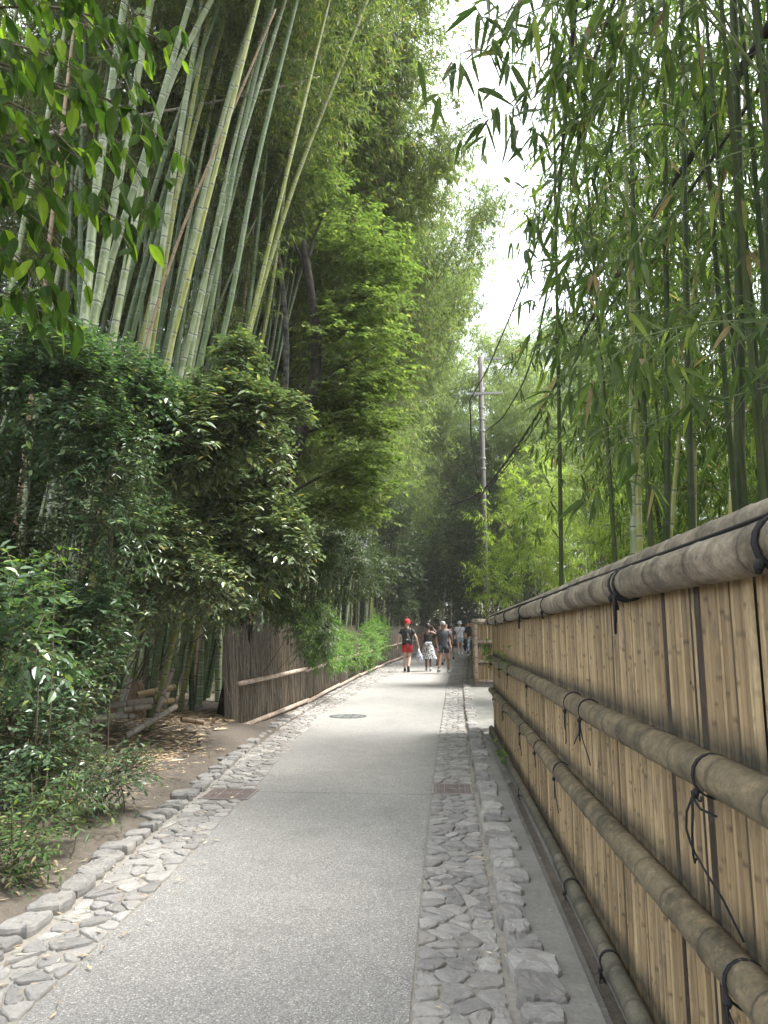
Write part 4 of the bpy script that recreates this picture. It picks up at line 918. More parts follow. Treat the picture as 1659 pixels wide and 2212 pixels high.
# maple with its dark leaning trunk
def branch_tree(name, trunk, r0, limbs, blobs, n, leaf, lmat, bark, label, cat, seed, lw=.6, twig=.3, per=8, flat=.5, inner=.1):
    g = np.random.default_rng(seed); base = np.array(trunk[0], float); t = empty(name, tuple(base), label, cat)
    mb = MB(); P = smooth_path(trunk, 24); R = np.interp(np.linspace(0, 1, 24), [0, .1, .6, 1], [r0*1.35, r0, r0*.72, r0*.35])*(1+.10*np.sin(np.arange(24)*2.1))
    mb.add(*tube(P, R, 12))
    for L, rr in limbs: Q = smooth_path(L, 12); mb.add(*tube(Q, np.linspace(rr, rr*.3, 12), 7))
    mb.build('trunk', M[bark], t, smooth=True, loc=base)
    mf = MB(); mw = mf; vol = np.array([np.prod(r)**.67 for c, r in blobs]); vol /= vol.sum()
    fine = []
    for c, r in blobs:
        for _ in range(int(11*np.prod(r)**.5)+5):
            v = rvec(1, g)[0]*g.uniform(.35, 1.0); rr = g.uniform(.28, .5); fine.append((np.array(c)+np.array(r)*v, np.array([rr*1.25, rr*1.25, rr*.33])))
    blobs = fine; vol = np.array([np.prod(r)**.67 for c, r in blobs]); vol /= vol.sum()
    for b, (c, r) in enumerate(blobs):
        c = np.array(c); r = np.array(r); m = int(n*vol[b]); u = rvec(m, g)*(inner+(1-inner)*g.random(m)**.45)[:, None]; p = c+u*r
        # leaves lie in layered horizontal sprays
        p[:, 2] -= .25*((p[:, 0]-c[0])**2+(p[:, 1]-c[1])**2)
        az = np.arctan2(p[:, 1]-c[1], p[:, 0]-c[0])+g.normal(0, .7, m); d = nrm(np.column_stack([np.cos(az), np.sin(az), g.normal(-.12, .15, m)])); tl = twig*g.uniform(.6, 1.2, m); e = p+d*tl[:, None]
        V, F = sticks(p, e, .003, .0015); mw.add(V, F)
        idx = np.repeat(np.arange(m), per); k = np.tile(np.arange(per), m); q = len(idx)
        sd = np.where(k % 2 == 0, 1, -1); ref = nrm(np.cross(d, np.array([[0, 0, 1.]])))
        lp = p[idx]+(e-p)[idx]*((k+.7)/per)[:, None]; ld = nrm(d[idx]*.6+ref[idx]*(sd*.8)[:, None]+rvec(q, g)*.25+np.array([[0, 0, -.25]]))
        lN = nrm(np.array([[0, 0, 1.]])+rvec(q, g)*.35); Lf = leaf*g.uniform(.65, 1.15, q)
        V, F, kk = leaves(lp, ld, lN, Lf, Lf*lw, False, .1); mf.add(V, F, ltint(q, kk, g=g), 1)
    mf.build('crown', [M['twig'], M[lmat]], t, loc=base)
    return t
TY = 11.9
tr = [fl(500, 1400, TY+.4), at(560, 1150, TY+.2), at(625, 1010, TY), at(668, 880, TY), at(690, 780, TY), at(676, 650, TY), at(660, 560, TY), at(655, 520, TY)]
lim = [([at(672, 640, TY), at(650, 560, TY), at(628, 500, TY-.2)], .04), ([at(665, 560, TY), at(682, 500, TY), at(705, 455, TY)], .04), ([at(690, 740, TY), at(740, 660, TY+.3), at(800, 590, TY+.9)], .04), ([at(680, 840, TY), at(740, 790, TY+.3), at(810, 750, TY+.8)], .035), ([at(650, 940, TY), at(720, 910, TY+.3), at(790, 880, TY+.8)], .03), ([at(600, 1080, TY), at(690, 1030, TY+.3), at(760, 1000, TY+.8)], .03)]
mbl = [B(750, 470, 13.4, 1.0, 1.3, .9), B(785, 560, 13.1, .8, 1.3, .7), B(770, 680, 12.9, 1.0, 1.3, .8), B(785, 800, 12.7, .85, 1.2, .7), B(750, 900, 12.7, .85, 1.1, .6), B(780, 1010, 12.7, .7, 1.0, .5), B(720, 1090, 12.6, .6, .9, .35), B(650, 400, 14.0, .9, 1.2, .6), B(700, 300, 14.2, .9, 1.2, .5)]
branch_tree('maple_tree', tr, .16, lim, mbl, 4300, .10, 'leaf_maple', 'bark', 'bright green layered tree with a dark crooked trunk leaning over the fence', 'tree', 71)
tr2 = [fl(535, 1400, 13.6), at(590, 1100, 13.4), at(607, 960, 13.4), at(622, 790, 13.4), at(617, 650, 13.4), at(592, 500, 13.4), at(583, 330, 13.4), at(578, 240, 13.4)]
branch_tree('slender_tree', tr2, .075, [([at(590, 480, 13.4), at(620, 430, 13.3), at(650, 400, 13)], .03), ([at(583, 330, 13.4), at(560, 280, 13.3), at(555, 250, 13)], .025)], [B(600, 330, 13.6, .7, .8, .6), B(700, 360, 14, .8, .8, .6)], 500, .07, 'leaf_maple', 'bark_pale', 'slender grey patched tree just left of the crooked dark trunk', 'tree', 72)
tr3 = [fl(560, 1390, 12.9), at(575, 1200, 12.8), at(585, 1100, 12.7), at(600, 1060, 12.7)]
# ivy-clad old trunk base
# overhanging broad leaves at the top left, from a tree standing just outside the view
def overhang():
    g = np.random.default_rng(81); base = np.array([-2.75, 1.9, ground_z(-2.75, 1.9)])
    t = empty('overhanging_tree', tuple(base), 'tree with large serrated leaves reaching into the top left from close by', 'tree')
    mb = MB(); mb.add(*tube(smooth_path([base, base+[.05, .1, 1.5], base+[-.05, .2, 3], base+[.1, .3, 4.6]], 20), np.linspace(.07, .04, 20), 10)); mb.build('trunk', M['bark'], t, smooth=True, loc=base)
    Ls = [([(-60, 130), (80, 170), (250, 215), (350, 300)], 3.0), ([(-60, 20), (120, 10), (280, 60), (360, 90)], 3.1), ([(-60, 270), (60, 300), (180, 420), (260, 480)], 2.9), ([(130, 180), (240, 290), (330, 400), (330, 440)], 3.1),
          ([(-60, 520), (30, 540), (80, 600), (110, 640)], 2.7), ([(-60, 420), (40, 440), (110, 500), (150, 560)], 2.8), ([(-60, -60), (100, -50), (240, -20), (300, 30)], 2.9), ([(-60, 200), (30, 220), (110, 270), (180, 350)], 2.7), ([(-60, 620), (20, 630), (50, 650), (70, 660)], 2.8), ([(-80, 60), (0, 90), (90, 110), (160, 150)], 2.5),
          ([(-90, 340), (0, 350), (60, 380), (100, 430)], 2.6), ([(100, -40), (200, 50), (260, 130), (290, 230)], 3.0)]
    mw = MB(); P0 = []; D0 = []; N0 = []
    for L, Y in Ls:
        W = [at(x, y, Y) for x, y in L]; st = base+np.array([0, .25, max(.8, min(4.4, W[0][2]-base[2]-.2))]); Q = smooth_path([st]+W, 26)
        mw.add(*tube(Q, np.linspace(.014, .002, 26), 6))
        for s in range(7, 26):
            for k in (0, 1, 0, 1, 0, 1):
                d = nrm(Q[min(s+1, 25)]-Q[s-1]); side = nrm(np.cross(d, [0, 0, 1.]))*(1 if k else -1)
                if g.random() < .45: continue
                q = Q[s]+g.normal(0, .012, 3); e = q+nrm(d*.6+side*.8+g.normal(0, .4, 3))*g.uniform(.03, .22); mw.add(*sticks([q], [e], .0015))
                for m in range(1 if g.random() < .5 else 2):
                    P0.append(e); D0.append(nrm(d*.35+side*.45+g.normal(0, .3, 3)+np.array([0, 0, -.75]))); N0.append(nrm(side*.5+g.normal(0, .45, 3)+np.array([0, -.5, .6])))
    n = len(P0); L = g.uniform(.065, .13, n); V, F, k = leaves(np.array(P0), np.array(D0), np.array(N0), L, L*.42, True, .12, prof=[(.08, .45), (.25, .9), (.45, 1), (.66, .8), (.85, .4)])
    mw.build('branches', M['twig'], t, loc=base); mf = MB(); mf.add(V, F, ltint(n, k, g=g)); mf.build('leaves', M['leaf_broad'], t, smooth=False, loc=base)
overhang()

# ------------------------------------------------------------------ right side: bamboos behind the fence
def r5(*p): return [(a*.5040+822.9, b*.5040+658.3) for a, b in p]
def r3(*p): return [(a*.5040+822.9, b*.5040) for a, b in p]
GRR = 'bamboos behind the bamboo fence'
right = [
 ([(1196, 200), (1203, 650), (1208, 900), (1213, 1270)], 8.4, .027, 'culm_right', 'slim dark bamboo standing alone nearest the end of the fence', 3.0, 46),
 ([(1300, 789), (1312, 940), (1330, 1222)], 7.6, .024, 'culm_right', 'slim dark bamboo second from the end of the fence', 3.2, 36),
 (r3((1085, 450), (1080, 900))+r5((1075, 600), (1085, 1100)), 7.6, .037, 'culm_pale', 'pale grey bamboo with white joints behind the fence', 3.6, 40),
 (r5((1092, 500), (1100, 700), (1110, 1090)), 7.3, .033, 'culm_olive', 'olive bamboo touching the pale grey one', 4.2, 20),
 (r5((1120, 300), (1160, 1070)), 7.0, .030, 'culm_right', 'shaded bamboo right of the pale grey pair', 3.4, 30),
 (r5((1225, 100), (1230, 700), (1222, 1050)), 6.6, .034, 'culm_right', 'bright green bamboo crossing a slanted one behind the fence', 3.2, 30),
 (r5((1265, 700), (1250, 850), (1235, 1045)), 6.8, .022, 'culm_olive', 'short slanted bamboo at the foot of the bright green one', 4.0, 20),
 (r3((1290, 0), (1300, 700))+r5((1315, 300), (1335, 1000)), 5.2, .026, 'culm_right', 'thin brownish bamboo rising the whole height of the view', 3.0, 34),
 (r3((1510, 0), (1530, 600), (1540, 1400))+r5((1540, 400), (1530, 920)), 4.2, .034, 'culm_right', 'thick dark green bamboo nearest the viewer behind the fence', 3.0, 40),
 (r5((1645, 300), (1635, 880)), 4.0, .032, 'culm_right', 'dark green bamboo cut by the right edge of the view', 3.0, 34),
 (r5((1510, 500), (1495, 930)), 6.4, .02, 'culm_olive', 'thin yellowish bamboo between the two thick dark ones', 3.2, 24),
 (r3((1360, 960), (1350, 1300))+r5((1345, 500), (1345, 950)), 8.0, .022, 'culm_olive', 'thin pale yellow bamboo left of the thick dark ones', 3.2, 24),
]
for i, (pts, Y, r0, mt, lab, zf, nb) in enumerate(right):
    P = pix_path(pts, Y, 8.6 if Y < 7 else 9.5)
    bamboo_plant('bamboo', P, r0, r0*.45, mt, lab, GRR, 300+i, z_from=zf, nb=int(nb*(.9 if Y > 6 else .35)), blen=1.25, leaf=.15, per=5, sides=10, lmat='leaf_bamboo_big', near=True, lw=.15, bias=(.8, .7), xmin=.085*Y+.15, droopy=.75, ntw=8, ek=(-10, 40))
GR2 = 'bamboos of the thicket behind the bamboo fence'
L_r2 = 'slender leafy bamboo in the thicket behind the bamboo fence'
prR = []
for k in range(3):
    t_ = np.linspace(0, 1, 24); P = np.column_stack([-.9*t_**2.5, .2*np.sin(t_*3+k), 8.6*t_])
    prR.append(bamboo_plant('bamboo', P, .024+.005*k, .008, ['culm_right', 'culm_olive', 'culm_right'][k], L_r2, GR2, 330+k, z_from=2.6, nb=70, blen=1.7, leaf=.16, per=5, sides=8, lmat='leaf_bamboo_big', lw=.17, ntw=12, droopy=.7))
spR = []; usedR = [False]*3; k = 0
while k < 46:
    y = gg.uniform(7.0, 24); x = gg.uniform(1.2+.17*y, 2.4+.62*y)
    if any((x-a)**2+(y-b)**2 < .42 for a, b in spR): continue
    spR.append((x, y)); i = gg.randrange(3); o = prR[i] if not usedR[i] else copy_tree(prR[i]); usedR[i] = True
    s = gg.uniform(.85, 1.2); o.location = (x, y, ground_z(x, y)-.05); o.rotation_euler = (gg.uniform(-.04, .04), gg.uniform(-.05, .05), gg.uniform(-1.2, 1.2)); o.scale = (s, s, s); k += 1
for k in range(9):  # more thicket mostly out of frame, added to shade the near path
    y = gg.uniform(1.5, 6.5); x = 1.9+.30*y+gg.uniform(0, 3.5); o = copy_tree(prR[k % 3]); s_ = gg.uniform(.95, 1.25)
    o.location = (x, y, ground_z(x, y)-.05); o.rotation_euler = (0, 0, gg.uniform(-1.5, 1.5)); o.scale = (s_,)*3
# near sprays of long leaves hanging over the fence
def near_spray():
    g = np.random.default_rng(91)
    for (pts, Y, lab, tl) in [([(1470, -60), (1300, -30), (1150, 20), (1040, 90), (990, 150)], 2.6, 'leafy bamboo whose spray hangs into the sky gap at top right', .95),
                          ([(1700, 700), (1560, 690), (1400, 720), (1290, 790)], 2.7, 'bamboo spraying long limp leaves low over the fence', .9),
                          ([(1560, -40), (1440, 60), (1330, 160), (1240, 330)], 2.8, 'leafy bamboo drooping in front of the thicket at top right', .45),
                          ([(1720, 300), (1580, 330), (1450, 400), (1380, 520)], 2.9, 'bamboo with shaded leaves crossing the thick dark stem', .35),
                          ([(1480, 560), (1330, 560), (1170, 640), (1080, 650)], 3.4, 'bamboo shoot drooping five long leaves before the utility pole', .35),
                          ([(1380, -120), (1250, -60), (1130, 0), (1030, 70)], 2.9, 'bamboo with a thin twig crossing the top of the sky gap', 1),
                          ([(1420, 60), (1300, 90), (1180, 160), (1090, 260)], 3.3, 'bamboo hanging slim leaves into the bright sky', 1),
                          ([(1460, 260), (1340, 280), (1230, 360), (1160, 470)], 3.5, 'bamboo trailing dark leaves beside the sky gap', 1),
                          ([(1500, -80), (1400, -20), (1290, 60), (1190, 150)], 3.0, 'bamboo with pale undersided leaves high above the fence', 1),
                          ([(1560, 120), (1420, 180), (1280, 220), (1150, 240)], 3.1, 'bamboo reaching level leaves towards the sky gap', 1),
                          ([(1640, 420), (1500, 450), (1360, 500), (1240, 560)], 3.3, 'bamboo spray of dark leaves right of the cables', 1),
                          ([(1540, 640), (1440, 680), (1330, 700), (1230, 760)], 3.6, 'bamboo spray drooping over the middle of the fence', 1),
                          ([(1720, 820), (1560, 860), (1430, 900), (1330, 960)], 3.1, 'bamboo with brown tipped leaves just above the coping', .6)]:
        W = [at(x, y, Y+.0*i) for i, (x, y) in enumerate(pts)]; bx = W[0][0]+.25; base = np.array([max(bx, 1.3), Y+.15, 0.0]); base[2] = ground_z(base[0], base[1])
        t = empty('bamboo', tuple(base), lab, 'bamboo', 'bamboos spraying leaves over the fence'); top = W[0]+np.array([0, .1, -.35])
        S = smooth_path([base, base*[1, 1, 0]+[0, 0, top[2]*.5], [base[0], base[1], top[2]], [base[0], base[1], top[2]+1.6]], 24); mb = MB(); culm(mb, S, .016, .008, 8); mb.build('culm', M['culm_right'], t, smooth=True, loc=base)
        Q = smooth_path([np.array([base[0], base[1], top[2]])]+W, 26); mf = MB(); mf.add(*tube(Q, np.linspace(.006, .0018, 26), 5))
        P0 = []; D0 = []; N0 = []
        for s in range(6, 26):
            if g.random() > tl: continue
            d = nrm(Q[min(s+1, 25)]-Q[s-1]); nt_ = g.integers(1, 3)
            for _ in range(nt_+1):
                td = nrm(d*.6+g.normal(0, .7, 3)+np.array([0, 0, -.3])); e = Q[s]+td*g.uniform(.05, .3); mf.add(*sticks([Q[s]], [e], .0018, .0012))
                for m in range(g.integers(2, 5)): P0.append(e+g.normal(0, .008, 3)); D0.append(nrm(td*.5+g.normal(0, .5, 3)+np.array([0, 0, -.6]))); N0.append(nrm(g.normal(0, .5, 3)+np.array([0, -.7, .5])))
        n = len(P0)
        if n == 0: continue
        L = g.uniform(.07, .17, n); V, F, k_ = leaves(np.array(P0), np.array(D0), np.array(N0), L, L*.14+.003, True, .2, prof=[(.08, .6), (.25, 1), (.5, .92), (.75, .6), (.9, .28)])
        mf.add(V, F, ltint(n, k_, g=g), 1); mf.build('foliage', [M['twig_green'], M['leaf_bamboo_big']], t, loc=base)
near_spray()
# yellow-green bamboo shrubs beyond the first fence
def bright(name, blobs, n, label, seed, leaf=.17):
    return shrub(name, blobs, n, leaf, 'leaf_bright', label, 'bamboo shrub', seed, lw=.15, twig=.35, per=8, inner=.45, droop=.7, up=.3, smat='twig_green', stems=4, near=True)
bright('bamboo_shrub', [B(1100, 1130, 21.8, .95, .8, 1.3), B(1070, 1240, 21.6, .7, .7, .9), B(1150, 1040, 22, .9, .8, 1.0), B(1200, 1200, 21.5, .9, .8, 1.0)], 1500, 'yellow green bamboo shrub spilling over the shorter fence', 101)
bright('bamboo_shrub', [B(1290, 1080, 17, .9, .8, .9), B(1380, 1120, 16, .8, .8, .7), B(1250, 1190, 16, .8, .8, .6)], 1100, 'sunlit bamboo shrub behind the slim dark bamboos', 102, .15)
bright('bamboo_shrub', [B(1480, 1060, 13, .9, .8, .7), B(1580, 1020, 12, .8, .8, .7)], 800, 'sunlit bamboo shrub low behind the thick dark bamboos', 103, .13)

# ------------------------------------------------------------------ utility pole and cables
UY = 27.0; ub = at(1051, 1369, UY); ub[2] = path_z(UY)
up = empty('utility_pole', tuple(ub), 'brown painted utility pole with two cross arms in the sky gap', 'utility pole')
zt = at(1051, 778, UY)[2]; a = np.arange(14)*2*math.pi/14
MB().add(*tube([(0, 0, -.2), (0, 0, zt*.5), (0, 0, zt)], [.105, .098, .09], 14)).build('pole_shaft', M['pole'], up, smooth=True)
for yy, x0, x1 in ((778, 1058, 1097), (852, 1024, 1096)):
    z = at(1051, yy, UY)[2]-ub[2]; xa = (x0-1051)/1597.5*UY*1.02; xb = (x1-1051)/1597.5*UY*1.02
    mb = MB(); mb.add(*box(((xa+xb)/2, -.13, z), (xb-xa, .07, .09), rz=-.05)); mb.build('cross_arm', M['galv'], up)
for yy in (880, 905, 930, 990, 1012):
    z = at(1051, yy, UY)[2]-ub[2]; V, F = tube([(0, 0, z-.03), (0, 0, z+.03)], .118, 12); MB().add(V, F).build('band', M['galv'], up)
mb = MB()
for k in range(9):
    z = at(1051, 890+k*16, UY)[2]-ub[2]; sx = 1 if k % 2 else -1; mb.add(*tube([(0, 0, z), (sx*.2, 0, z)], .009, 5))
mb.build('climbing_steps', M['galv'], up)
def cable(pts, rad, label, hang=None):
    W = smooth_path([at(x, y, Y) for x, y, Y in pts], 40); org = W[0]; mb = MB(); mb.add(*tube(W, rad, 6))
    t = np.linspace(0, 1, 400); 
    if hang:
        s = np.linspace(0, 39, 500); Wi = np.column_stack([np.interp(s, np.arange(40), W[:, i]) for i in range(3)]); ph = s*7
        mb.add(*tube(Wi+np.column_stack([np.cos(ph)*hang, ph*0, np.sin(ph)*hang]), rad*.35, 4))
    tag(mb.build('overhead_cable', M['cable'], smooth=True, loc=org), label, 'cable', 'cables slung along the path')
cable([(974, 1091, 26), (1040, 1066, 22.5), (1100, 990, 18.5), (1180, 868, 14), (1236, 768, 11.5), (1310, 630, 8.8), (1440, 420, 6.2), (1600, 160, 4.4), (1760, -120, 3.2)], .025, 'thick twisted cable bundle sweeping down from top right to the bend', .03)
cable([(974, 1093, 26.1), (1040, 1072, 22.6), (1106, 995, 18.6), (1186, 876, 14.1), (1250, 768, 11.6), (1335, 640, 8.9), (1470, 440, 6.3), (1640, 200, 4.5), (1790, -60, 3.3)], .014, 'thinner cable running just below the thick bundle')
cable([(1051, 930, 26.8), (1085, 905, 23.5), (1130, 830, 19), (1160, 745, 16), (1195, 560, 11.5), (1215, 330, 8), (1240, 40, 5.8), (1260, -160, 5)], .022, 'single cable rising from the pole below its lower cross arm')
cable([(1015, 864, 27), (1052, 800, 23.5), (1090, 712, 19), (1128, 620, 15), (1190, 430, 10.5), (1260, 200, 7.4), (1360, -100, 5.4)], .02, 'cable fixed to the end of the lower cross arm', .018)
cable([(1015, 864, 27), (1018, 950, 31), (1032, 1035, 38)], .03, 'cable dropping away behind the lower cross arm')
cable([(790, 900, 30), (900, 745, 24), (1010, 655, 20), (1110, 600, 17), (1230, 560, 14)], .006, 'thin stay wire slanting across the sky gap')

# ------------------------------------------------------------------ pile of cut bamboo poles, stump board, litter
def log_(pts, Ys, r, mt, lab, hollow=True):
    W = [at(x, y, Y) for (x, y), Y in zip(pts, Ys)]; p0, p1 = W[0], W[-1]; org = p0; mb = MB()
    V, F, T = pole_path(p0, p1, .28, r, 10, cap=False); mb.add(V, F[:1], np.column_stack([T, T*0, T]))
    u = nrm(p1-p0)
    for p, s in ((p0, 1), (p1, -1)):
        V, F = tube([p, p+u*s*.001, p+u*s*.05], [r*.985, r*.8, r*.78], 10, True); mb.add(V, [F[0], F[2]], np.tile([.3, 0, 0], (len(V), 1)))
    tag(mb.build('cut_bamboo_pole', M[mt], smooth=True, loc=org), lab, 'bamboo pole', 'pile of cut bamboo poles')
def lz(*p): return [(a*.26455, b*.26455+1152.1) for a, b in p]
log_(lz((870, 1410), (1245, 1365)), (9.6, 9.9), .045, 'culm_dead', 'thick grey cut pole on top of the stack, level')
log_(lz((1010, 1440), (1230, 1410)), (9.4, 9.6), .036, 'culm_dead', 'short hollow cut pole with its open end towards the viewer')
log_(lz((760, 1505), (1100, 1495)), (9.3, 9.5), .036, 'culm_dead', 'pale cut pole low in the stack')
log_(lz((560, 1400), (900, 1420)), (9.8, 9.8), .045, 'culm_dead', 'cut pole running left behind the bleached bamboo foot')
log_(lz((640, 1570), (1000, 1475)), (9.0, 9.5), .04, 'culm_dead', 'cut pole slanting down to the left at the foot of the stack')
log_(lz((1020, 1659), (1210, 1530), (1430, 1415)), (9.0, 9.6, 10.2), .040, 'culm_dead', 'long cut pole slanting up to the right across the stack')
log_(lz((1120, 1320), (1430, 1255)), (10.4, 10.8), .045, 'culm_brown', 'dark open ended pole lying behind the stack')
log_(lz((1270, 1380), (1410, 1365)), (10.2, 10.5), .04, 'culm_brown', 'brown cut pole right of the rooted yellow green bamboo')
log_(lz((1010, 1560), (1110, 1555)), (9.2, 9.3), .02, 'culm_dead', 'thin short stick lying below the stack')
log_(lz((1265, 1500), (1340, 1300), (1415, 1100)), (9.7, 9.75, 9.8), .028, 'culm_dead', 'grey pole leaning upright against the rooted bamboo')
log_(lz((1010, 1370), (1065, 1185)), (10.0, 10.0), .028, 'culm_dead', 'thin broken pole standing up beside the stump board')
log_(lz((1480, 1520), (1659, 1545)), (9.9, 10.1), .035, 'culm_brown', 'broken split pole lying on the earth right of the stack')
bz = at(300, 1540, 10.6); W = [at(x, y, 10.5) for x, y in lz((880, 1500), (960, 1310), (1020, 1230), (1130, 1205), (1145, 1260), (1140, 1480))]
n = len(W); V = np.array(W+[w+np.array([.02, .09, 0]) for w in W]); F = [list(range(n)), list(range(2*n-1, n-1, -1))]+[[i, i+n, (i+1) % n+n, (i+1) % n] for i in range(n)]
tag(MB().add(V, F, np.full(len(V), .55)).build('stump_board', simple('rotten_wood', (.13, .09, .06), .95, 14, c2=(.30, .22, .155), bmp=.8), loc=W[0]), 'rough brown slab of rotten wood standing behind the cut poles', 'wood slab')

def litter(name, n, xr, yr, lmin, lmax, label, seed, tones=(0, 1), fx=None):
    g = np.random.default_rng(seed); y = g.uniform(*yr, n); x = g.uniform(0, 1, n)**.8
    xx = np.array([kl(v)-.28 for v in y])-xr[0]-(xr[1]-xr[0])*x if fx is None else fx(y, x)
    z = np.array([ground_z(a, b) for a, b in zip(xx, y)])+(.008 if fx is None else .020)+g.uniform(0, .012, n)
    az = g.uniform(0, 6.283, n); d = np.column_stack([np.cos(az), np.sin(az), g.normal(0, .12, n)]); L = g.uniform(lmin, lmax, n)
    V, F, k = leaves(np.column_stack([xx, y, z]), d, nrm(np.array([[0, 0, 1.]])+rvec(n, g)*.35), L, L*g.uniform(.10, .28, n), False, 0)
    V[:, 2] = np.maximum(V[:, 2], np.repeat(z-.006, k)); T = ltint(n, k, *tones, g=g)
    tag(MB().add(V, F, T).build(name, M['litter']), label, 'fallen leaves', kind='stuff')
litter('fallen_leaves', 7500, (.30, 3.2), (7.6, 12.4), .05, .20, 'dry tan bamboo leaves and sheaths on the earth by the pole pile', 111)
litter('fallen_leaves', 2400, (.0, 1.4), (4.0, 9.5), .02, .10, 'scattered dry leaves on the earth bank beside the kerb', 112)
litter('fallen_leaves', 2500, (1.0, 7), (11, 24), .05, .16, 'dry leaves on the shaded floor of the grove', 113)
litter('fallen_leaves', 800, (0, 1), (2, 15), .025, .075, 'dry leaves blown against the edges of the paving', 116, fx=lambda y, x: np.where(x < .5, np.array([al(v) for v in y])-.42+x*1.1, np.array([kr(v) for v in y])-.05+(x-.5)*.8))
def debris():
    g = np.random.default_rng(114); n = 420; y = g.uniform(2, 16, n); x = np.where(g.random(n) < .5, g.uniform(-.1, .6, n), g.uniform(-2.4, -1.6, n)); az = g.uniform(0, 6.28, n)
    z = np.array([path_z(v) for v in y])+np.where(x > .3, .075, .024); L = g.uniform(.01, .045, n); d = np.column_stack([np.cos(az), np.sin(az), az*0])
    V, F, k = leaves(np.column_stack([x, y, z]), d, np.tile([0, 0, 1.], (n, 1)), L, L*.25, False); tag(MB().add(V, F, ltint(n, k, g=g)).build('leaf_crumbs', M['litter']), 'tiny leaf crumbs on the cobbles and kerb', 'fallen leaves', kind='stuff')
debris()
# dry grass on the far embankment
g = np.random.default_rng(120); n = 2600; y = g.uniform(50, 58, n); x = g.uniform(-3, 9, n); keep = (x < np.array([kl(v) for v in y])-.2) | (x > np.array([kr(v) for v in y])+.9); x = x[keep]; y = y[keep]; n = len(x)
z = np.array([ground_z(a, b) for a, b in zip(x, y)]); V, F, k = leaves(np.column_stack([x, y, z]), nrm(np.column_stack([g.normal(0, .35, n), g.normal(-.2, .3, n), np.ones(n)])), nrm(np.column_stack([g.normal(0, 1, n), -np.ones(n), g.normal(0, .3, n)])), g.uniform(.5, 1.4, n), .03, False, .35)
tag(MB().add(V, F, ltint(n, k, 0, .35, g=g)).build('dry_grass', M['litter']), 'tall dry grass on the bank at the far bend', 'grass', kind='stuff')
# ferns and moss bits on the fence
def fence_plant(p, n, leaf, label, seed, spread=(.03, .12, .09)):
    g = np.random.default_rng(seed); base = np.array(p, float); t = empty('fence_seedling', tuple(base), label, 'seedling'); mb = MB(); mf = MB()
    e = base+g.normal(0, 1, (n, 3))*np.array(spread)+np.array([-.05, 0, .06]); mb.add(*sticks(np.repeat(base[None], n, 0), e, .0016, .001))
    idx = np.repeat(np.arange(n), 4); V, F, k = leaves(e[idx], rvec(n*4, g)+np.array([[-.4, 0, -.3]]), nrm(rvec(n*4, g)+np.array([[0, 0, 1.]])), leaf*g.uniform(.6, 1.2, n*4), leaf*.45, True); mf.add(V, F, ltint(n*4, k, g=g))
    mb.build('stems', M['twig_green'], t, loc=base); mf.build('leaves', M['leaf_fresh'], t, loc=base)
fence_plant((.70, 11.4, 1.20), 26, .05, 'green seedling growing from the far end of the upper rail', 131)
fence_plant((.70, 10.9, 1.17), 12, .04, 'small moss tuft along the upper rail near the fence end', 132)
fence_plant((.70, 8.2, 1.17), 12, .03, 'small fern sprouting on top of the upper rail', 133)
fence_plant((.69, 8.6, .14), 14, .05, 'small creeper at the foot of the fence', 134, (.03, .2, .06))

# ------------------------------------------------------------------ people
def flat_mat(name, c, rough=.8, pat=None):
    m, nt, p, out = mat(name); n = noise(nt, 18, 4, .6); col = mixc(nt, .25, c, n, 'OVERLAY')
    if pat: q = noise(nt, pat[1], 3, .7); col = mixc(nt, ramp(nt, q, [(.47, (0, 0, 0)), (.53, (1, 1, 1))]), col, pat[0])
    setv(nt, p, 'Base Color', col); p.inputs['Roughness'].default_value = rough; return m
SK = {'pale': flat_mat('skin_pale', (.52, .34, .26), .55), 'brown': flat_mat('skin_brown', (.16, .085, .055), .5), 'tan': flat_mat('skin_tan', (.30, .17, .11), .5)}
CL = dict(black=flat_mat('cloth_black', (.014, .014, .017)), red=flat_mat('cloth_red', (.50, .018, .03)), charcoal=flat_mat('cloth_charcoal', (.035, .038, .045)), navy=flat_mat('cloth_navy', (.03, .045, .06)),
          white=flat_mat('cloth_white', (.75, .75, .77)), blue=flat_mat('cloth_pale_blue', (.38, .52, .55)), skirt=flat_mat('cloth_print', (.03, .03, .035), .8, ((.62, .62, .6), 26)), jeans=flat_mat('cloth_patterned', (.10, .14, .20), .8, ((.5, .55, .58), 10)),
          orange=flat_mat('cloth_orange', (.55, .2, .08), .8, ((.6, .42, .2), 9)), peach=flat_mat('cloth_peach', (.72, .38, .24)), grey=flat_mat('shoe_grey', (.3, .32, .34)), lightshoe=flat_mat('shoe_light', (.6, .6, .6)), hairblack=flat_mat('hair_black', (.012, .01, .01), .6), hairgrey=flat_mat('hair_grey', (.38, .38, .38), .7),
          tanb=flat_mat('bag_tan', (.42, .24, .11)), stripe=flat_mat('cloth_red_white', (.65, .6, .6), .8, ((.6, .08, .07), 7)), shadowblue=flat_mat('cloth_light_blue', (.45, .55, .65)), plastic=flat_mat('plastic_bag', (.62, .65, .7), .3, ((.20, .23, .30), 22)))
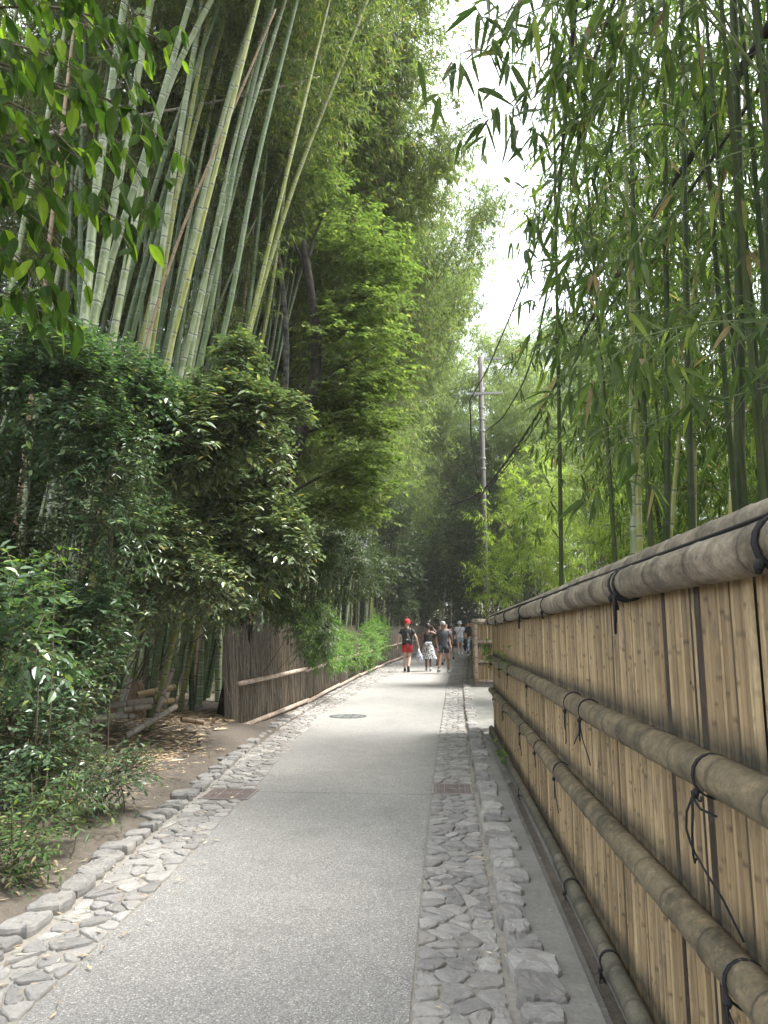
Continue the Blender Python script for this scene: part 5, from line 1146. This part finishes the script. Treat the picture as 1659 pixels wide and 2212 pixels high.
def skin_obj(name, V, E, R, mt, parent):
    me = bpy.data.meshes.new(name); me.from_pydata([tuple(v) for v in V], E, []); o = bpy.data.objects.new(name, me); COL.objects.link(o); o.parent = parent
    m = o.modifiers.new('skin', 'SKIN'); m.use_smooth_shade = True; m.branch_smoothing = .4
    sv = me.skin_vertices[0].data if me.skin_vertices else None
    if sv is None:
        import bmesh; bm = bmesh.new(); bm.from_mesh(me); bm.verts.layers.skin.verify(); bm.to_mesh(me); bm.free(); sv = me.skin_vertices[0].data
    for i, r in enumerate(R): sv[i].radius = (r, r) if not isinstance(r, tuple) else r; sv[i].use_root = (i == 0)
    s = o.modifiers.new('sub', 'SUBSURF'); s.levels = 1; s.render_levels = 2
    me.materials.append(mt); return o
def ell(c, rx, ry, n=16, rz=0, tilt=0):
    t = np.arange(n)*2*math.pi/n; return np.column_stack([c[0]+rx*np.cos(t), c[1]+ry*np.sin(t), np.full(n, c[2])+tilt*np.sin(t)])
def person(loc, rz, h, label, skin='pale', top='black', sleeve=.5, bottom='red', shortlen=.45, shoes='black', hair=None, hat=None, hatc=None, pose=None, skirt=False, tank=False, group='people walking on the path', face=True, wide=1.0):
    """Standing height h; forward is +y in the figure's own frame; pose gives joint positions for a 1.78 m figure."""
    k = h/1.78; P = dict(le=(-.27, -.02, 1.16), lw=(-.30, .06, .90), re=(.27, -.02, 1.16), rw=(.30, .06, .90), lk=(-.11, .06, .50), la=(-.12, .10, .09), rk=(.11, .03, .50), ra=(.12, -.12, .09), lt=0, rt=0)
    P.update(pose or {}); z0 = path_z(loc[1])+.012
    t = empty('person', (loc[0], loc[1], z0), label, 'person', group, rz); t.scale = (k, k, k)
    V = [(0, 0, .98), (0, .0, 1.12), (0, .0, 1.30), (0, -.01, 1.42), (0, -.005, 1.50), (0, .01, 1.56), (0, .02, 1.64), (0, .012, 1.71),
         (-.09, 0, .92), P['lk'], P['la'], (.09, 0, .92), P['rk'], P['ra'],
         (-.155, -.01, 1.43), P['le'], P['lw'], (.155, -.01, 1.43), P['re'], P['rw']]
    R = [.115, .105, .115, .09, .055, .055, .085, .072, .085, .056, .036, .085, .056, .036, .055, .040, .027, .055, .040, .027]
    E = [(0, 1), (1, 2), (2, 3), (3, 4), (4, 5), (5, 6), (6, 7), (0, 8), (8, 9), (9, 10), (0, 11), (11, 12), (12, 13), (3, 14), (14, 15), (15, 16), (3, 17), (17, 18), (18, 19)]
    # calves
    def add(v, r, parent_i): V.append(tuple(v)); R.append(r); E.append((parent_i, len(V)-1)); return len(V)-1
    for (kn, an) in ((9, 10), (12, 13)):
        E.remove((kn, an)); a = np.array(V[kn]); b = np.array(V[an]); c = add(a*.68+b*.32+np.array([0, -.012, 0]), .053, kn); E.append((c, an))
    # hands: palm, four unequal curled fingers and a thumb from the palm's side
    for wi, el, sx in ((16, 15, -1), (19, 18, 1)):
        w = np.array(V[wi]); d = nrm(w-np.array(V[el])); side = nrm(np.cross(d, np.array([sx, .2, 0]))); side = side if side[1] > 0 else -side
        pm = add(w+d*.075, .030, wi)
        for f in range(4):
            b = w+d*.09+side*(.027-.018*f); l = (.066, .076, .070, .055)[f]; kx = add(b, .0095, pm); k2 = add(b+d*l*.5+np.array([-sx*.008, .004, 0]), .0085, kx); add(b+d*l+np.array([-sx*.026, .006, 0]), .007, k2)
        th = add(w+d*.045+side*.033, .011, wi); add(w+d*.085+side*.052+np.array([-sx*.01, 0, 0]), .009, th)
    # nose and ears
    add((0, .115, 1.635), .013, 6); add((-.088, .01, 1.635), .014, 6); add((.088, .01, 1.635), .014, 6)
    skin_obj('body', V, E, R, SK[skin], t)
    if face:
        mb = MB()
        for sx in (-1, 1): mb.add(*tube([(sx*.032-.012, .100, 1.658), (sx*.032, .104, 1.660), (sx*.032+.012, .100, 1.658)], .006, 5))
        mb.add(*tube([(-.022, .100, 1.592), (0, .106, 1.590), (.022, .100, 1.592)], .004, 5)); mb.build('eyes_and_mouth', CL['hairblack'], t)
    # feet and shoes
    for an, kn, tl in ((10, 9, P['lt']), (13, 12, P['rt'])):
        a = np.array(V[an]); c, s = math.cos(tl), math.sin(tl); mb = MB(); rings = []
        for y, z, rx, rzz in ((-.075, -.035, .030, .035), (-.05, -.030, .042, .055), (.0, -.030, .044, .055), (.06, -.045, .048, .042), (.13, -.055, .050, .032), (.175, -.062, .036, .022)):
            tt = np.arange(10)*2*math.pi/10; q = np.column_stack([rx*np.cos(tt), np.full(10, y), z+rzz*np.maximum(np.sin(tt), -.75)])
            rings.append(np.column_stack([q[:, 0], q[:, 1]*c-q[:, 2]*s, q[:, 1]*s+q[:, 2]*c])+a)
        V_, F_ = loft(rings); mb.add(V_, F_)
        V_, F_ = tube([a+np.array([0, 0, -.03]), a+np.array([0, 0, .035])], [.046, .043], 10); mb.add(V_, F_); mb.build('shoe', CL[shoes], t, smooth=True)
    # top
    mb = MB(); w_ = wide
    rg = [ell((0, 0, .90), .175*w_, .128), ell((0, 0, .99), .170*w_, .124), ell((0, 0, 1.12), .155*w_, .115), ell((0, 0, 1.26), .178*w_, .125), ell((0, -.005, 1.36), .198*w_, .125), ell((0, -.01, 1.43), .175*w_, .105), ell((0, -.01, 1.475), .11*w_, .085), ell((0, -.005, 1.495), .072, .068)]
    if tank: rg = [ell((0, 0, 1.02), .145, .115), ell((0, 0, 1.12), .135, .11), ell((0, 0, 1.24), .148, .122), ell((0, 0, 1.33), .150, .122), ell((0, -.005, 1.37), .128, .108)]
    V_, F_ = loft(rg); mb.add(V_, [F_[0]] if not tank else F_)
    if tank:
        for sx in (-1, 1): mb.add(*tube([(sx*.09, .105, 1.35), (sx*.095, .06, 1.45), (sx*.095, -.02, 1.475), (sx*.09, -.09, 1.44), (sx*.085, -.108, 1.35)], .014, 6))
    else:
        for sh, el in ((14, 15), (17, 18)):
            a = np.array(V[sh]); b = np.array(V[el]); mb.add(*tube([a*.9+np.array([0, 0, .135]), a+np.array([0, 0, .0]), a+(b-a)*sleeve*.5, a+(b-a)*sleeve], [.055, .078, .072, .070], 12))
    mb.build('shirt' if not tank else 'tank_top', CL[top], t, smooth=True)
    # lower garment
    mb = MB()
    if skirt:
        rr = []
        for z, rx, ry in ((1.06, .135, .11), (1.0, .165, .135), (.85, .205, .17), (.65, .26, .20), (.45, .31, .235)):
            n = 28; th = np.arange(n)*2*math.pi/n; f = 1+.06*np.sin(th*7)*(1.06-z); rr.append(np.column_stack([rx*f*np.cos(th)+.04*(1.06-z), ry*f*np.sin(th), np.full(n, z)]))
        V_, F_ = loft(rr); mb.add(V_, [F_[0], F_[1][:, ::-1]]); mb.build('skirt', CL[bottom], t, smooth=True)
    else:
        V_, F_ = loft([ell((0, 0, .82), .165, .125), ell((0, 0, .92), .17, .13), ell((0, 0, 1.0), .155, .12)]); mb.add(V_, F_)
        for hp, kn, an in ((8, 9, 10), (11, 12, 13)):
            a = np.array(V[hp]); b = np.array(V[kn]); c = np.array(V[an])
            if shortlen <= 1: e = a+(b-a)*shortlen; mb.add(*tube([a+np.array([0, 0, .03]), a+(e-a)*.4, e], [.098, .094, .092], 12))
            else: mb.add(*tube([a+np.array([0, 0, .03]), a+(b-a)*.5, b, b+(c-b)*.5, b+(c-b)*.92], [.098, .088, .072, .075, .08], 12))
        mb.build('shorts' if shortlen <= 1 else 'trousers', CL[bottom], t, smooth=True)
    if hair:
        n = 14; rings = []
        for z, r_, y in ((1.60, .080, -.030), (1.66, .098, -.016), (1.71, .100, -.006), (1.76, .080, .0), (1.79, .045, .0)):
            q = ell((0, y, z), r_*.92, r_, 16); rings.append(q)
        V_, F_ = loft(rings); MB().add(V_, F_).build('hair', CL[hair], t, smooth=True)
    if hat:
        mb = MB(); rg = [ell((0, .01, 1.645), .106, .116, 18), ell((0, .01, 1.715), .110, .120, 18), ell((0, .005, 1.775), .096, .104, 18), ell((0, 0, 1.815), .055, .06, 18)]
        V_, F_ = loft(rg); mb.add(V_, [F_[0], F_[2]])
        if hat == 'bucket': V_, F_ = loft([ell((0, .01, 1.70), .112, .122, 18), ell((0, .01, 1.672), .145, .155, 18), ell((0, .01, 1.667), .143, .153, 18), ell((0, .01, 1.695), .098, .108, 18)]); mb.add(V_, [F_[0]])
        else:
            s = hat if isinstance(hat, (int, float)) else 1
            th = np.linspace(0, math.pi, 9); A = np.column_stack([.085*np.cos(th), s*(.06+.12*np.sin(th)), np.full(9, 1.685)-.015*np.sin(th)]); V2 = np.concatenate([A, A-[0, 0, .008]]); mb.add(V2, [list(range(9)), list(range(17, 8, -1))]+[[i, i+9, i+10, i+1] for i in range(8)])
        mb.build('hat', CL[hatc], t, smooth=True)
    return t, V
PI = math.pi
def hang(name, loc_person, t, build, label, cat):
    pass
t1, V1 = person((-1.28, 27.3), 0, 1.86, 'man in red cap, black t-shirt and red shorts walking away', 'pale', 'black', .55, 'red', .60, 'black', hair=None, hat=-1, hatc='red',
       pose=dict(le=(-.30, -.05, 1.17), lw=(-.34, .03, .92), re=(.31, -.04, 1.18), rw=(.38, .06, .93), lk=(-.10, .04, .50), la=(-.09, .06, .09), rk=(.08, .05, .50), ra=(.045, -.20, .16), rt=-.95), face=False, wide=1.08)
def child_top(name, mb, mt, loc, rz, label, cat, sc_=1):
    o = mb.build(name, mt, None, smooth=True); o.location = loc; o.rotation_euler = (0, 0, rz); o.scale = (sc_,)*3; return tag(o, label, cat)
z1 = path_z(27.3)+.012; kk = 1.86/1.78
db = empty('drawstring_bag', (-1.28, 27.3, z1), 'black drawstring bag on the back of the man in the red cap', 'bag'); db.scale = (kk,)*3
V_, F_ = loft([ell((.02, -.165, .97), .09, .04), ell((.02, -.185, 1.02), .12, .06), ell((.02, -.185, 1.10), .11, .06), ell((.02, -.165, 1.22), .06, .035), ell((.02, -.15, 1.34), .015, .012)]); MB().add(V_, F_).build('bag_body', CL['black'], db, smooth=True)
mb = MB()
for sx in (-1, 1): mb.add(*tube([(.02+sx*.01, -.155, 1.33), (sx*.09, -.13, 1.45), (sx*.11, -.02, 1.50), (sx*.13, .12, 1.35), (sx*.15, .10, 1.1), (sx*.10, -.14, 1.0)], .006, 5))
mb.build('cord', CL['charcoal'], db)
V_, F_ = loft([np.column_stack([.02+a_*np.cos(np.arange(14)*.4488), np.full(14, y_), 1.10+b_*np.sin(np.arange(14)*.4488)]) for a_, b_, y_ in ((.055, .014, -.240), (.055, .014, -.248))])
mb = MB(); mb.add(V_, F_); mb.add(*box((.02, -.246, 1.12), (.04, .004, .02))); mb.build('printed_mark', CL['white'], db)
hx = np.array([-1.28, 27.3, z1])+np.array([.39, .07, .84])*kk
pb = empty('plastic_bag', tuple(hx), 'translucent white plastic shopping bag full of dark round packs in his right hand', 'bag')
V_, F_ = loft([ell((0, 0, -.06), .02, .015), ell((.01, 0, -.16), .05, .03), ell((.02, 0, -.26), .10, .06), ell((.04, 0, -.42), .12, .08), ell((.04, 0, -.52), .105, .07), ell((.02, 0, -.55), .06, .04)]); MB().add(V_, F_).build('bag_body', CL['plastic'], pb, smooth=True)
mb = MB(); mb.add(*tube([(-.01, 0, .0), (-.02, 0, -.1), (-.03, 0, -.2)], .012, 6)); mb.add(*tube([(.01, 0, .0), (.03, 0, -.1), (.05, 0, -.2)], .012, 6)); mb.build('handles', CL['white'], pb)

t2, V2 = person((-.54, 27.8), 0, 1.74, 'woman in black tank top and black and white patterned skirt walking away', 'brown', 'black', 0, 'skirt', 0, 'lightshoe', hair='hairblack', skirt=True, tank=True, face=False,
       pose=dict(le=(-.25, -.02, 1.17), lw=(-.27, .04, .92), re=(.38, .02, 1.34), rw=(.21, .05, 1.57), lk=(-.07, .05, .50), la=(-.07, .06, .09), rk=(.07, -.02, .50), ra=(.09, -.10, .11), rt=-.2))
wb = empty('waist_bag', (-.54, 27.8, path_z(27.8)+.012), 'white and grey belt bag at the back of the patterned skirt', 'bag'); wb.scale = (.978,)*3
V_, F_ = loft([ell((.02, -.175, .93), .05, .02), ell((.02, -.19, .98), .13, .045), ell((.02, -.18, 1.05), .135, .04), ell((.02, -.165, 1.08), .11, .02)]); MB().add(V_, F_).build('bag_body', CL['grey'], wb, smooth=True)
mb = MB()
for sx, w in ((-.04, 1), (.10, -1)): mb.add(np.array([(sx-.05, -.232, 1.05), (sx+.05, -.236, .97), (sx-.03, -.23, .95), (sx-.05, -.228, 1.05), (sx+.05, -.232, .97), (sx-.03, -.226, .95)]), [[0, 2, 1], [3, 4, 5], [0, 1, 4, 3], [1, 2, 5, 4], [2, 0, 3, 5]])
mb.build('white_flaps', CL['white'], wb)
V_, F_ = tube([(.155*math.cos(q), .125*math.sin(q), 1.045) for q in np.linspace(0, 2*PI, 25)], .014, 6); MB().add(V_, F_).build('belt', CL['black'], wb, smooth=True)

t3, V3 = person((.02, 26.5), PI+.35, 1.80, 'grey haired man in charcoal t-shirt and dark shorts striding towards the viewer', 'tan', 'charcoal', .62, 'navy', .52, 'grey', hair='hairgrey', wide=1.02,
       pose=dict(le=(-.24, -.04, 1.17), lw=(-.24, .10, .93), re=(.24, -.05, 1.17), rw=(.23, .06, .92), lk=(-.16, .05, .50), la=(-.20, -.05, .09), rk=(.17, .12, .50), ra=(.26, .22, .13), rt=.35))
mb = MB(); mb.add(*tube([(-.08, .06, 1.66), (-.06, .112, 1.66), (0, .122, 1.662), (.06, .112, 1.66), (.08, .06, 1.66)], .014, 6)); mb.build('sunglasses', CL['hairblack'], t3)
t4, _ = person((-.12, 31.5), PI, 1.74, 'person in black cap and black top half hidden behind the grey haired man', 'pale', 'black', .3, 'navy', .5, 'black', hair='hairblack', hat=1, hatc='black', pose=dict(re=(.34, .02, 1.25), rw=(.26, .2, 1.3)))
t5, _ = person((.16, 34.0), 0, 1.74, 'bald man in a red and white top behind the grey haired man', 'pale', 'stripe', .6, 'navy', .5, 'black', face=False)
t6, _ = person((.40, 36.0), 0, 1.66, 'person all in black carrying a black backpack away', 'tan', 'black', .6, 'navy', .55, 'black', hair='hairblack', face=False)
bp = empty('backpack', (.40, 36.0, path_z(36)+.012), 'black backpack on the person walking away in black', 'backpack'); bp.scale = (.93,)*3
V_, F_ = loft([ell((0, -.19, 1.0), .13, .07), ell((0, -.20, 1.1), .15, .085), ell((0, -.19, 1.3), .14, .08), ell((0, -.17, 1.46), .09, .05)]); MB().add(V_, F_).build('bag_body', CL['black'], bp, smooth=True)
mb = MB()
for sx in (-1, 1): mb.add(*tube([(sx*.08, -.14, 1.45), (sx*.11, -.02, 1.50), (sx*.12, .125, 1.36), (sx*.14, .09, 1.15), (sx*.12, -.12, 1.05)], .016, 6))
mb.build('strap', CL['charcoal'], bp)
t7, _ = person((.95, 41.5), PI, 1.78, 'man in white bucket hat, white t-shirt and pale blue shorts facing the viewer', 'pale', 'white', .7, 'blue', .62, 'lightshoe', hat='bucket', hatc='white', wide=1.15,
       pose=dict(le=(-.32, .03, 1.18), lw=(-.30, .26, 1.30), re=(.31, -.02, 1.16), rw=(.32, .08, .93), lk=(-.10, .0, .50), la=(-.11, -.04, .09), rk=(.10, .06, .50), ra=(.06, .14, .09)))
mb = MB(); mb.add(*tube([(-.10, .10, 1.46), (0, .155, 1.30), (.14, .15, 1.10), (.2, .05, .98), (.19, -.06, 1.0), (.0, -.15, 1.28), (-.10, -.08, 1.47), (-.10, .10, 1.46)], .012, 6)); mb.build('bag_strap', CL['black'], t7)
V_, F_ = loft([ell((.24, .03, .82), .04, .08), ell((.25, .03, .9), .05, .09), ell((.24, .03, 1.0), .035, .07)]); MB().add(V_, F_).build('shoulder_bag', CL['white'], t7, smooth=True)
t8, _ = person((1.50, 46.5), PI, 1.74, 'dark haired person in a light blue shirt furthest along the path', 'tan', 'shadowblue', .6, 'navy', 1.5, 'black', hair='hairblack')
t9, _ = person((1.52, 43.3), PI-.6, 1.66, 'woman in peach sun hat and orange top with black trousers', 'pale', 'orange', .9, 'black', 1.5, 'lightshoe', hair='hairblack', hat='bucket', hatc='peach', pose=dict(re=(.26, .05, 1.15), rw=(.16, .28, 1.12)))
tb = empty('tote_bag', (1.33, 43.0, path_z(43)+.95), 'tan shoulder bag hanging beside the woman in the peach hat', 'bag'); V_, F_ = loft([ell((0, 0, -.14), .09, .05), ell((0, 0, 0), .11, .06), ell((0, 0, .12), .08, .03)]); MB().add(V_, F_).build('bag_body', CL['tanb'], tb, smooth=True); MB().add(*tube([(-.07, 0, .1), (0, .03, .42), (.07, 0, .1)], .01, 5)).build('strap', CL['tanb'], tb)
t10, _ = person((1.50, 40.8), PI, 1.80, 'person in black top and loose patterned trousers at the fence corner', 'tan', 'black', 1.0, 'jeans', 1.5, 'black', hair='hairblack')

# ------------------------------------------------------------------ the air itself: a faint even haze down the path
V, F = box((0, 0, 11.5), (160, 220, 27)); hz = MB().add(V, F).build('haze', bpy.data.materials.new('haze'))
hz['kind'] = 'stuff'; hz['label'] = 'pale haze in the air along the path'; hm = hz.data.materials[0]; hm.use_nodes = True; hn = hm.node_tree; hn.nodes.clear()
ho = hn.nodes.new('ShaderNodeOutputMaterial'); hv = hn.nodes.new('ShaderNodeVolumePrincipled'); hv.inputs['Color'].default_value = (1, 1, .95, 1); hv.inputs['Density'].default_value = .0008
hn.links.new(hv.outputs[0], ho.inputs['Volume'])
